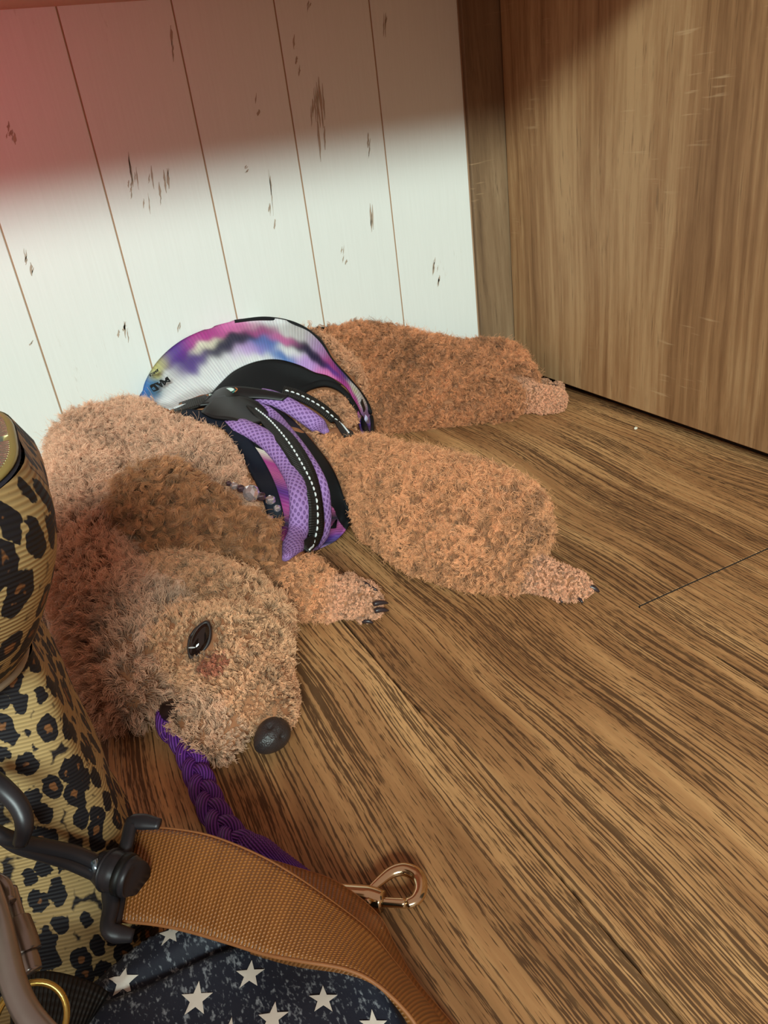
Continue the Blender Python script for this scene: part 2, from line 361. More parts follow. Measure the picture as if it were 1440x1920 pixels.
# ------------------------------------------------------------------ harness
hz = tag(empty('dog_harness', tuple(W(480, 900, 0))), 'black, purple mesh and blurred-print dog harness with reflective stitching worn by the poodle', 'harness')
def smooth_path(pts, off, n, it=3):
    P2 = resample(pts, n); H = [hit(a, b, off) for a, b in P2]
    P = np.array([h[0] for h in H]); N = np.array([h[1] for h in H])
    D = np.array([ray(a, b) for a, b in P2]); D /= np.linalg.norm(D, axis=1)[:, None]; OO = np.array([0, 0, CH])
    t = ((P-OO)*D).sum(1)
    for _ in range(max(it, n//3)):
        e = t.copy(); t[1:-1] = t[1:-1]*.5+(t[:-2]+t[2:])*.25; N[1:-1] = N[1:-1]*.5+(N[:-2]+N[2:])*.25
        if _ < n//6: t = np.minimum(t, e+.0006)
    P = OO+D*t[:, None]
    return P, N
def patch(name, up, lo, off, mat, nu=60, nv=14, th=.002, colf=None, fringe=0, it=3, puff=0.0):
    U = resample(up, nu); L = resample(lo, nu); DD = np.zeros((nv, nu, 3)); TT = np.zeros((nv, nu))
    for j in range(nv):
        s = j/(nv-1)
        for i in range(nu):
            q = U[i]*(1-s)+L[i]*s; d_ = ray(q[0], q[1]); d_ = d_/np.linalg.norm(d_); DD[j, i] = d_
            TT[j, i] = (np.array(hit(q[0], q[1], off+puff*math.sin(math.pi*s))[0])-np.array([0, 0, CH]))@d_
    for _ in range(max(it, 8)):
        Q = TT.copy(); Q[1:-1] = TT[1:-1]*.5+(TT[:-2]+TT[2:])*.25; TT = Q.copy(); TT[:, 1:-1] = Q[:, 1:-1]*.5+(Q[:, :-2]+Q[:, 2:])*.25
    P = np.array([0, 0, CH])+DD*TT[..., None]
    rows = [P[j] for j in range(nv)]
    if fringe:
        for k in range(fringe):
            prev = rows[0]; new = []
            for i in range(nu):
                wf_ = min(1, max(.0, (.50-i/nu)/.12)); p = Vector(prev[i]) + Vector((.001, .008, -.009*(1+k*.25)))*wf_; l, n, _, d = bvh.find_nearest(p); g = Vector(prev[i]) if wf_ == 0 else l+(n*off)
                g.y = min(g.y, YW-.0055); new.append(np.array(g))
            rows.insert(0, np.array(new))
    nr = len(rows); V = [tuple(p) for r in rows for p in r]
    F = [(j*nu+i, j*nu+i+1, (j+1)*nu+i+1, (j+1)*nu+i) for j in range(nr-1) for i in range(nu-1)]
    me = mesh(name, V, F); uv = me.uv_layers.new(name='UVMap'); 
    arc = np.r_[0, np.cumsum(np.linalg.norm(np.diff(rows[nr//2], axis=0), axis=1))]
    vv = np.r_[0, np.cumsum(np.linalg.norm(np.diff(np.array([r[nu//2] for r in rows]), axis=0), axis=1))]
    uvs = np.array([(arc[i], vv[j]) for j in range(nr) for i in range(nu)])
    li = np.empty(len(me.loops), int); me.loops.foreach_get('vertex_index', li); uv.data.foreach_set('uv', uvs[li].ravel())
    if colf:
        ca = me.color_attributes.new('print', 'FLOAT_COLOR', 'POINT')
        cols = []
        for j in range(nr):
            for i in range(nu): cols.append((*colf(i/(nu-1), max(0, j-fringe)/(nv-1)), 1))
        ca.data.foreach_set('color', np.array(cols).ravel())
    # orient outward
    o = link(name, me, mat, hz); me.update()
    c = me.polygons[len(me.polygons)//2]
    if (Vector(c.center)-O).dot(c.normal) > 0: me.flip_normals()
    if th: thick(o, th, 0)
    return o
M_black = plain('black_neoprene', sr(22, 22, 24), .75, 0, .15, .25)
M_navy = plain('navy_binding', sr(16, 22, 36), .7, 0, .15, .3)
M_leather = plain('black_leatherette', sr(26, 24, 25), .45, 0, .1)
def webbing(name, c1, c2, sc=1.0, rough=.55, axis=0, amp=.8):
    t = NT(name); uv = t.n('ShaderNodeUVMap').outputs[0]; sep = t.n('ShaderNodeSeparateXYZ'); t.put(sep.inputs[0], uv)
    a = t.math('SINE', t.math('MULTIPLY', sep.outputs[axis], 2*math.pi/.0022*sc)); b = t.math('SINE', t.math('MULTIPLY', sep.outputs[1-axis], 2*math.pi/.0030*sc))
    h = t.math('MULTIPLY_ADD', t.math('MULTIPLY_ADD', b, .3, a), .4, .5)
    t.bump(h, amp, .0008); nz = t.noise(t.map(uv, (40, 300, 1)), 1, 3)
    return t.fin(t.mix(t.math('MULTIPLY_ADD', h, .5, t.math('MULTIPLY', nz, .4), clamp=True), c1, c2), rough, 0, .4)
M_web = webbing('black_webbing', sr(10, 9, 9), sr(44, 38, 34))
def mesh_mat():
    t = NT('purple_air_mesh'); uv = t.n('ShaderNodeUVMap').outputs[0]
    v = t.n('ShaderNodeTexVoronoi'); v.inputs['Randomness'].default_value = .12; t.put(v.inputs['Vector'], t.map(uv, (200, 260, 1), (0, 0, 0), (0, 0, .6))); v.inputs['Scale'].default_value = 1.0
    d = t.math('MULTIPLY', t.math('SUBTRACT', .36, v.outputs[0]), 9, clamp=True)
    t.bump(t.math('SUBTRACT', 1, d), .8, .001)
    return t.fin(t.mix(t.math('MULTIPLY', d, .8), sr(172, 132, 196), sr(116, 78, 142)), .7, 0, .3)
M_mesh = mesh_mat()
def print_mat():
    t = NT('blurred_print_fabric'); at = t.n('ShaderNodeAttribute', attribute_name='print')
    uv = t.n('ShaderNodeUVMap').outputs[0]; sep = t.n('ShaderNodeSeparateXYZ'); t.put(sep.inputs[0], uv)
    rib = t.math('MULTIPLY_ADD', t.math('SINE', t.math('MULTIPLY', sep.outputs[0], 2*math.pi/.0036)), .5, .5)
    st = t.noise(t.map(uv, (500, 18, 1)), 1, 3, .6)
    c = t.mix(t.math('MULTIPLY', t.math('SUBTRACT', st, .3), .55), at.outputs[0], t.mix(1.0, at.outputs[0], sr(120, 70, 160), 'MULTIPLY'))
    c = t.mix(t.math('MULTIPLY', t.math('POWER', rib, 6), .22), c, (.1, .08, .12))
    t.bump(rib, .5, .0006); return t.fin(c, .6, 0, .3)
M_print = print_mat()
Wt = sr(226, 226, 224); Mg = sr(176, 62, 138); Pk = sr(216, 110, 170); Pu = sr(84, 52, 140); Nv = sr(34, 30, 62); Bl = sr(60, 112, 184); Tl = sr(50, 110, 130); Yl = sr(196, 190, 110); Lv = sr(190, 150, 214); Cr = sr(236, 232, 205)
pr_keys = [  # u, v, colour, su, sv
 (.02,.1,Bl,.05,.3),(.05,.25,Tl,.03,.2),(.12,.08,Yl,.04,.12),(.06,.8,Wt,.07,.35),(.11,.5,Wt,.05,.2),(.18,.1,Pu,.06,.15),(.2,.45,Pu,.06,.14),(.2,.8,Wt,.1,.25),(.28,.12,Mg,.07,.12),(.27,.3,Cr,.04,.1),(.32,.5,Nv,.07,.14),(.3,.78,Wt,.1,.2),
 (.4,.12,Pk,.07,.12),(.38,.42,Nv,.05,.12),(.4,.7,Lv,.07,.16),(.38,.95,Wt,.1,.15),(.46,.3,Mg,.05,.12),(.46,.65,Bl,.05,.2),(.5,.08,Wt,.08,.2),(.53,.5,Pk,.05,.1),(.55,.75,Wt,.05,.15),(.52,.9,Bl,.05,.12),
 (.58,.12,Wt,.07,.25),(.6,.55,Nv,.06,.14),(.62,.85,Lv,.06,.14),(.66,.2,Lv,.05,.2),(.67,.6,Nv,.05,.15),(.7,.9,Pk,.05,.15),(.72,.3,Mg,.05,.25),(.74,.65,Pu,.05,.2),(.77,.2,Pu,.04,.2),(.79,.8,Mg,.05,.3),
 (.84,.4,Yl,.015,.2),(.86,.3,Wt,.05,.4),(.87,.9,Mg,.05,.25),(.93,.3,Lv,.03,.5),(.95,.8,Pu,.03,.3),(.97,.5,Pu,.02,.5),(.99,.5,Lv,.02,.5)]
def colf_vest(u, v):
    j = .05*math.sin(u*90)*math.sin(u*37+1); v = v + j; W_ = 0; c = np.zeros(3)
    for (a, b, k, su, sv) in pr_keys:
        g = math.exp(-1.6*(((u-a)/su)**2 + ((v-b)/sv)**2))+1e-9; W_ += g; c += g*np.array(k)
    return c/W_
UP = [(266,752),(274,715),(300,674),(340,640),(390,617),(440,603),(500,597),(555,608),(598,637),(622,675),(655,712),(685,750),(697,785),(698,820)]
LO = [(318,768),(345,760),(372,750),(394,740),(412,720),(440,695),(480,678),(520,674),(560,684),(590,698),(618,706),(650,728),(668,765),(678,815)]
patch('printed_vest', UP, LO, .010, M_print, 130, 26, .002, colf_vest, fringe=7, puff=.003)
patch('neoprene_panel', [(392,744),(412,722),(440,697),(480,680),(520,676),(560,686),(590,700),(618,708),(640,722)], [(405,750),(430,752),(460,752),(500,756),(535,756),(556,744),(575,730),(600,720),(628,722)], .0105, M_black, 50, 12, .002)
P, N = smooth_path([(440,603),(500,597),(555,608),(598,637),(622,675),(655,712),(685,750),(697,785),(698,820)], .0135, 60)
tube('edge_binding', P, .0024, M_black, hz, 8, .9, N)
P, N = smooth_path([(540,757),(556,744),(575,728),(605,718),(630,724),(652,742),(670,770),(684,800),(692,818)], .011, 40)
tube('leg_hole_binding', P, .0042, M_black, hz, 8, .6, N)
P, N = smooth_path([(676,752),(682,768)], .0145, 5); tube('side_buckle', P, .0055, M_leather, hz, 8, .4, N)
P, N = smooth_path([(684,785),(690,806)], .0140, 6)
M_lav = plain('lavender_tip', sr(206, 198, 232), .6); tube('binding_tab', P, [.005, .005, .0045, .004, .003, .002], M_lav, hz, 8, .35, N)
# neck side
patch('harness_lining', [(440,806),(486,852),(514,905),(528,958),(532,1000)], [(535,790),(582,838),(614,882),(634,930),(630,990)], .0065, M_black, 40, 12, .001)
patch('neck_binding', [(335,778),(380,792),(420,806),(450,850),(482,910),(500,958),(512,1000)], [(352,768),(400,776),(446,802),(486,850),(514,905),(530,958),(534,1000)], .0105, M_navy, 50, 8, .003, puff=.002)
patch('neck_webbing', [(322,762),(350,752),(390,740),(420,728)], [(328,776),(356,768),(392,757),(424,748)], .0135, M_web, 24, 6, .0025)
def colf_low(u, v):
    k = [Cr, Mg, Pk, Pu, Mg, Nv, Mg]; x = u*6; i = min(5, int(x)); f = x-i; return np.array(k[i])*(1-f)+np.array(k[i+1])*f
patch('chest_fabric', [(470,835),(500,880),(520,930),(528,975),(524,1010)], [(510,850),(545,900),(560,950),(556,990),(545,1020)], .009, M_print, 30, 8, .0015, colf_low)
def colf_low2(u, v):
    k = [Lv, sr(70,90,70), Pk, sr(60,70,80), Pk, Pu, Nv, Lv]; x = u*7; i = min(6, int(x)); f = x-i; return np.array(k[i])*(1-f)+np.array(k[i+1])*f
patch('belly_fabric', [(612,920),(636,955),(650,985),(632,1012),(606,1026)], [(600,920),(606,955),(608,980),(600,1005),(580,1036)], .009, M_print, 34, 12, .0015, colf_low2, puff=.003)
patch('belly_binding', [(506,760),(545,786),(590,836),(622,880),(644,930),(660,972)], [(500,772),(530,800),(568,848),(598,900),(620,950),(648,992)], .0115, M_black, 44, 8, .003, puff=.002)
def strap_uv(o, P, r, nseg):
    me = o.data; uv = me.uv_layers.new(name='UVMap'); L = np.r_[0, np.cumsum(np.linalg.norm(np.diff(np.array(P), axis=0), axis=1))]
    li = np.empty(len(me.loops), int); me.loops.foreach_get('vertex_index', li)
    U = []
    for p in me.polygons:
        ks = [me.loops[x].vertex_index for x in p.loop_indices]; kk = [k % nseg for k in ks]; wrap = (0 in kk and nseg-1 in kk)
        for k, q in zip(ks, kk): U.append((L[k//nseg], ((q if not (wrap and q == 0) else nseg)/nseg)*2*math.pi*r))
    uv.data.foreach_set('uv', np.array(U).ravel())
def roll(name, pts, off, r, mat, flat, n=50, nseg=14, taper=True):
    P, N = smooth_path(pts, off, n, 4)
    rad = [r*(min(1, .35+.65*min(i, n-1-i)/4)) if taper else r for i in range(n)]
    o = tube(name, P, rad, mat, hz, nseg, flat, N); strap_uv(o, P, r, nseg); return P, N
roll('padded_strap', [(424,790),(460,803),(500,825),(534,862),(557,910),(563,955),(558,1000),(549,1026),(536,1048)], .0120, .0100, M_mesh, .6)
roll('padded_strap', [(472,742),(505,745),(540,760),(578,784),(612,810)], .0135, .0095, M_mesh, .6, 34)
roll('mesh_edge', [(478,755),(522,788),(565,838),(600,898),(614,955),(611,1000),(598,1028)], .014, .0058, M_mesh, .4)
PW = [(474,768),(506,793),(541,832),(570,880),(588,930),(592,980),(586,1012),(576,1036)]
def ribbon(name, pts, off, wd, mat, n=60, th=.0025, cross=5):
    P, N = smooth_path(pts, off, n, 5); V = []; F = []; uvs = []
    L = np.r_[0, np.cumsum(np.linalg.norm(np.diff(P, axis=0), axis=1))]
    for i in range(n):
        t = Vector(P[min(i+1, n-1)]-P[max(i-1, 0)]).normalized(); nn = Vector(N[i]); nn = (nn-t*nn.dot(t)).normalized(); s = t.cross(nn)
        for k in range(cross):
            a = (k/(cross-1)-.5); V.append(Vector(P[i])+s*a*wd+nn*(.0012*(1-4*a*a))); uvs.append((L[i], a*wd))
    for i in range(n-1):
        for k in range(cross-1): a = i*cross+k; F.append((a, a+1, a+cross+1, a+cross))
    me = mesh(name, V, F); uv = me.uv_layers.new(name='UVMap'); li = np.empty(len(me.loops), int); me.loops.foreach_get('vertex_index', li); uv.data.foreach_set('uv', np.array(uvs)[li].ravel())
    o = link(name, me, mat, hz); thick(o, th); return o, P, N
M_stitch = plain('white_thread', sr(235, 238, 240), .4)
def stitches(P, N, par, step=.0062, r=.0009, lift=.0028, skip=.0):
    L = np.r_[0, np.cumsum(np.linalg.norm(np.diff(P, axis=0), axis=1))]; V = []; F = []
    s = .003
    while s < L[-1]-.004:
        def at(x): return Vector([np.interp(x, L, P[:, k]) for k in range(3)]), Vector([np.interp(x, L, N[:, k]) for k in range(3)]).normalized()
        pts = []
        for q in (0, .25, .5, .75, 1):
            p, n = at(s+q*.0042); pts.append(p+n*(lift+.0007*math.sin(math.pi*q)-.0004))
        v, f = tube_data(pts, [r*.6, r, r*1.1, r, r*.6], 6); b = len(V); V += v; F += [tuple(b+x for x in g) for g in f]; s += step
    o = link('reflective_stitching', mesh('stitching', V, F), M_stitch, par); tag(o, kind='stuff')
o, P, N = ribbon('webbing_strap', PW, .0225, .0180, M_web); stitches(P, N, o)
o, P, N = ribbon('webbing_strap', [(530,733),(560,742),(600,764),(632,792),(656,818)], .0165, .0120, M_web, 36); stitches(P, N, o)
patch('handle_tab', [(402,746),(432,742),(462,745),(490,760),(502,775)], [(378,774),(400,784),(434,788),(465,797),(494,791)], .0235, M_leather, 30, 12, .003, puff=.001)
patch('handle_tab', [(394,742),(420,728),(455,726),(500,733),(540,742)], [(372,762),(410,756),(445,748),(490,748),(530,752)], .0215, M_leather, 30, 8, .003, puff=.002)
# embroidered swirl badge on the tab
M_badge = plain('white_teal_embroidery', sr(214, 232, 224), .5); M_teal = plain('teal_thread', sr(60, 130, 118), .5); M_or = plain('orange_thread', sr(190, 110, 60), .5)
patch('badge_swirl', [(391,737),(405,733),(420,729),(432,727),(439,729)], [(392,741),(402,740),(414,737),(428,736),(438,732)], .0268, M_badge, 20, 6, .001)
P, N = smooth_path([(425,739.5),(434,737.5),(440,733),(440,730)], .0272, 10, 1); tube('badge_swirl', P, .0007, M_teal, hz, 6, .7, N)
P, N = smooth_path([(441,727),(445,730),(440,735)], .0272, 8, 1); tube('badge_swirl', P, .0006, M_or, hz, 6, .7, N)
# lettering on the vest, upside down near its left end
def letters(txt, c0, c1, size, name='vest_lettering', up=-1):
    cu = bpy.data.curves.new(name, 'FONT'); cu.body = txt; cu.size = 1; cu.extrude = .0; cu.offset = .05; cu.resolution_u = 2
    t = bpy.data.objects.new('t', cu); C.objects.link(t); dg = bpy.context.evaluated_depsgraph_get(); dg.update()
    me = bpy.data.meshes.new_from_object(t.evaluated_get(dg)); bpy.data.objects.remove(t)
    bm = bmesh.new(); bm.from_mesh(me); bmesh.ops.subdivide_edges(bm, edges=bm.edges[:], cuts=1)
    xs = [v.co.x for v in bm.verts]; w_ = max(xs)
    a = np.array(c0, float); b = np.array(c1, float); d = (b-a)/np.linalg.norm(b-a); wl_ = np.linalg.norm(b-a); nrm = np.array([d[1], -d[0]])*up*-1
    for v in bm.verts:
        q = a+d*(v.co.x/w_*wl_)+nrm*(v.co.y*size); p, n = hit(q[0], q[1], .0155); v.co = p
    return bm_obj(name, bm, M_black, hz, False)
letters('MAD', (326,719), (295,741), 12)
letters('BRU', (314,709), (297,721), 6)
# ------------------------------------------------------------------ necklace
nk = tag(empty('bead_collar', tuple(W(460, 955, .05))), 'glittering faceted crystal bead collar round the poodle\'s neck, beside the harness', 'collar')
g = NT('crystal_bead'); M_cry = g.fin(sr(244, 238, 244), .05, .8)
g = NT('smoky_bead'); M_smk = g.fin(sr(120, 100, 110), .12, .8)
for (px, py, pr, mt) in [(423,937,5,M_smk),(433,942,7,M_cry),(444,946,7,M_smk),(457,952,13,M_cry),(473,958,8,M_smk),(485,962,9,M_cry),(495,967,7,M_cry),(505,971,8,M_cry),(514,976,7,M_smk),(523,982,9,M_cry)]:
    p, n = hit(px, py, .017); r = pr*.00060
    bmx = bmesh.new(); bmesh.ops.create_icosphere(bmx, subdivisions=1 if pr < 10 else 2, radius=r, matrix=Matrix.Translation(p))
    if pr < 10: bmesh.ops.bevel(bmx, geom=bmx.edges[:], offset=r*.12, segments=1, affect='EDGES')
    bm_obj('bead', bmx, mt, nk, False)
# ------------------------------------------------------------------ head details: eye, nose, mouth, ear
M_eye = plain('wet_dark_eye', sr(26, 16, 14), .04, 0, 0, .8)
M_rim = plain('dark_eyelid', sr(44, 34, 34), .5)
M_white = plain('eye_white', sr(200, 196, 196), .2)
p, n = hit(377, 1203, 0)
yaw = 0
def orient(n, px0, py0, px1, py1):
    a, b = hit(px0, py0)[0], hit(px1, py1)[0]; t = (b-a); t = (t-n*t.dot(n)).normalized(); s = n.cross(t); return Matrix((s, t, n)).transposed().to_4x4()
Ex, En = smooth_path([(377,1200),(377,1206)], 0, 2, 0); En = Vector((-ray(377,1205))).normalized()*.55+Vector(n)*.45; En.normalize()
mr = orient(En, 362, 1235, 392, 1172)
def ellip(name, c, rot, s, mat, par, sub=3):
    b = bmesh.new(); bmesh.ops.create_icosphere(b, subdivisions=sub, radius=1, matrix=Matrix.Translation(c) @ rot @ Matrix.Diagonal((s[0], s[1], s[2], 1))); return bm_obj(name, b, mat, par)
eye = ellip('eye', p+En*.0040, mr, (.0064, .0128, .0062), M_eye, dog)
# almond eyelid rim around the eyeball
def lid(sx, sy, r, lift, name):
    pts = []
    for k in range(33):
        a = 2*math.pi*k/32; x = sx*math.cos(a)*abs(math.cos(a))**.15; y = sy*math.sin(a); x *= (1-.35*abs(y/sy)**2)
        pts.append(p+En*(lift)+(mr @ Vector((x, y, 0))))
    return tube(name, pts, r, M_rim, dog, 8)
lid(.0064, .0130, .0013, .0052, 'eyelid')
ellip('eye_white', p+En*.0088+(mr @ Vector((.0012, -.0066, 0))), mr @ Matrix.Rotation(1.2, 4, 'Z'), (.0006, .0032, .0008), M_white, eye, 2)
tn = NT('wet_black_nose'); vv = tn.n('ShaderNodeTexVoronoi'); tn.put(vv.inputs['Vector'], tn.coord()); vv.inputs['Scale'].default_value = 900
tn.bump(vv.outputs[0], .45, .0006); M_nose = tn.fin(sr(50, 42, 42), .42, 0, .6)
def nose():
    c = (hit(500, 1365)[0]+W(512, 1388, .035))/2
    c, r = ball(509, 1380, 38, 1.0); c = Vector(c)
    b = bmesh.new(); bmesh.ops.create_icosphere(b, subdivisions=4, radius=1)
    view = -Vector(ray(507, 1380)).normalized()
    # axis: nose bridge to chin runs up-right to lower-left in the photograph
    a0 = W(545, 1345, c.z); a1 = W(480, 1410, c.z); ax = (a1-a0).normalized(); side = view.cross(ax).normalized(); dep = ax.cross(side)
    for v in b.verts:
        x, y, z = v.co
        nost = 0
        for (nx, ny) in ((.52, -.05), (-.50, .1)):
            d2 = (x-nx)**2+(y-ny)**2
            if z > 0: nost += .30*math.exp(-d2/.03)
        gr = .10*math.exp(-(x/.10)**2)*(1 if z > 0 and y > -.1 else 0)
        sc = 1-nost-gr; q = 1-.18*y
        v.co = c+side*(x*sc*r*.80*q)+ax*(y*sc*r*1.05)+dep*(z*sc*r*.85)
    return bm_obj('nose', b, M_nose, dog)
nose_o = nose(); NOSE_C = Vector(ball(509, 1380, 38, 1.0)[0])
M_mouth = plain('dark_mouth', sr(40, 26, 24), .4)
pm, nm = hit(318, 1333, 0); ellip('mouth', pm, orient(nm, 300, 1340, 345, 1325), (.007, .016, .005), M_mouth, dog)
# claws
M_claw = plain('dark_claw', sr(52, 40, 42), .3)
def claw(px0, py0, px1, py1, r, z0, z1):
    a = W(px0, py0, z0); b = W(px1, py1, z1); pts = [a.lerp(b, s)+Vector((0, 0, .0012*math.sin(math.pi*s))) for s in np.linspace(0, 1, 7)]
    tube('claw', pts, [r*x for x in (.9, 1, 1, .95, .85, .65, .25)], M_claw, dog, 8)
claw(700,1133,728,1131,.0021,.016,.013); claw(702,1146,729,1145,.0022,.012,.009); claw(680,1166,700,1168,.0018,.004,.003); claw(672,1092,694,1099,.0018,.026,.026); claw(682,1098,708,1108,.0016,.024,.022)
claw(1098,1098,1124,1110,.0026,.010,.006); claw(1078,1118,1093,1131,.0018,.004,.003); claw(1050,1118,1054,1131,.0018,.005,.003); claw(1036,722,1046,727,.0014,.03,.028)
# ear: a flap of its own lying back over the neck
be = bmesh.new()
earP = [(300,950,60,0),(340,985,66,0),(390,1010,60,0),(440,1030,56,0),(490,1045,44,0)]
ear_pts = []
for i, (a, b, pr, _) in enumerate(earP):
    q, n = hit(a, b, .009); ear_pts.append((q, n, pr*.00053))
for (q0, n0, r0), (q1, n1, r1) in zip(ear_pts[:-1], ear_pts[1:]):
    for s in np.linspace(0, 1, 5):
        q = q0.lerp(q1, s); n = n0.lerp(n1, s).normalized(); r = r0*(1-s)+r1*s
        t = (q1-q0); t = (t-n*t.dot(n)).normalized(); mrot = Matrix((t, n.cross(t), n)).transposed().to_4x4()
        bmesh.ops.create_icosphere(be, subdivisions=2, radius=1, matrix=Matrix.Translation(q) @ mrot @ Matrix.Diagonal((r, r, .012, 1)))
mt_ = bpy.data.meshes.new('tmp2'); be.to_mesh(mt_); be.free(); tmp = bpy.data.objects.new('tmp2', mt_); C.objects.link(tmp)
m = tmp.modifiers.new('r', 'REMESH'); m.mode = 'VOXEL'; m.voxel_size = .0028; m = tmp.modifiers.new('s', 'SMOOTH'); m.iterations = 5
dg = bpy.context.evaluated_depsgraph_get(); dg.update(); ear_me = bpy.data.meshes.new_from_object(tmp.evaluated_get(dg)); bpy.data.objects.remove(tmp)
ear_me.materials.clear(); ear_me.name = 'ear'; ear = link('ear', ear_me, M_skin, dog); ear['label'] = 'darker brown ear flap lying back over the neck'

# ------------------------------------------------------------------ fur
def tri_data(me):
    me.calc_loop_triangles(); n = len(me.loop_triangles); t = np.empty(n*3, int); me.loop_triangles.foreach_get('vertices', t); t = t.reshape(-1, 3)
    v = np.empty(len(me.vertices)*3); me.vertices.foreach_get('co', v); return v.reshape(-1, 3), t
def sample(me, n, wf=None):
    v, t = tri_data(me); a, b, c = v[t[:, 0]], v[t[:, 1]], v[t[:, 2]]; cr = np.cross(b-a, c-a); ar = np.linalg.norm(cr, axis=1)
    wt = ar if wf is None else ar*wf((a+b+c)/3, cr/(ar[:, None]+1e-12))
    i = rng.choice(len(t), n, p=wt/wt.sum()); r1 = np.sqrt(rng.random(n)); r2 = rng.random(n)
    P = a[i]*(1-r1)[:, None]+b[i]*(r1*(1-r2))[:, None]+c[i]*(r1*r2)[:, None]
    vn = np.empty(len(me.vertices)*3); me.vertices.foreach_get('normal', vn); vn = vn.reshape(-1, 3)
    N = vn[t[i, 0]]*(1-r1)[:, None]+vn[t[i, 1]]*(r1*(1-r2))[:, None]+vn[t[i, 2]]*(r1*r2)[:, None]
    return P, N/np.linalg.norm(N, axis=1)[:, None], ar.sum()/2
hv = []; hf = []
dg = bpy.context.evaluated_depsgraph_get(); dg.update()
for o in list(C.objects):
    if o.type == 'MESH' and (o.parent is hz or (o.parent and o.parent.parent is hz)):
        me_ = o.data; b = len(hv)
        hv += [v.co.copy() for v in me_.vertices]; hf += [tuple(b+x for x in p_.vertices) for p_ in me_.polygons]
hb = BVHTree.FromPolygons(hv, hf)
SP = np.array([s[0] for s in seeds]); SR = np.array([s[1] for s in seeds]); SL = np.array([s[2] for s in seeds]); SC = np.array([COL[s[3]] for s in seeds])
def fur_material(name):
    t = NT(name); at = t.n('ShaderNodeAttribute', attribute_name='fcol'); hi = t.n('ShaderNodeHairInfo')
    k = t.ramp(hi.outputs['Intercept'], [(0, .30), (.5, .78), (1, 1.15)])  # roots darkened, tips lightened: crevice shade and curl highlights put into the colour
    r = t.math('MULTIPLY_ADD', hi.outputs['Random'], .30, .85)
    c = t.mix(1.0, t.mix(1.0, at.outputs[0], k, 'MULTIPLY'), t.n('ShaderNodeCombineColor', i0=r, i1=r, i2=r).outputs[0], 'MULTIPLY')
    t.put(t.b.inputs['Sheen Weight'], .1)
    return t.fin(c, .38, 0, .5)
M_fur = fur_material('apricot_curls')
def near_len(p):
    out = np.empty(len(p))
    for i0 in range(0, len(p), 4000):
        q = p[i0:i0+4000]; d = np.abs(np.linalg.norm(q[:, None]-SP[None], axis=2)/SR[None]-1); out[i0:i0+4000] = SL[d.argmin(1)]
    return out
def dens(p, n):
    L = near_len(p); v = p-np.array([0, 0, CH]); v /= np.linalg.norm(v, axis=1)[:, None]; f = -(v*n).sum(1)
    return np.clip(.013/L, .8, 4.0)*np.where(f > -.15, 1, .3)*np.where(p[:, 2] < .0015, .01, 1)
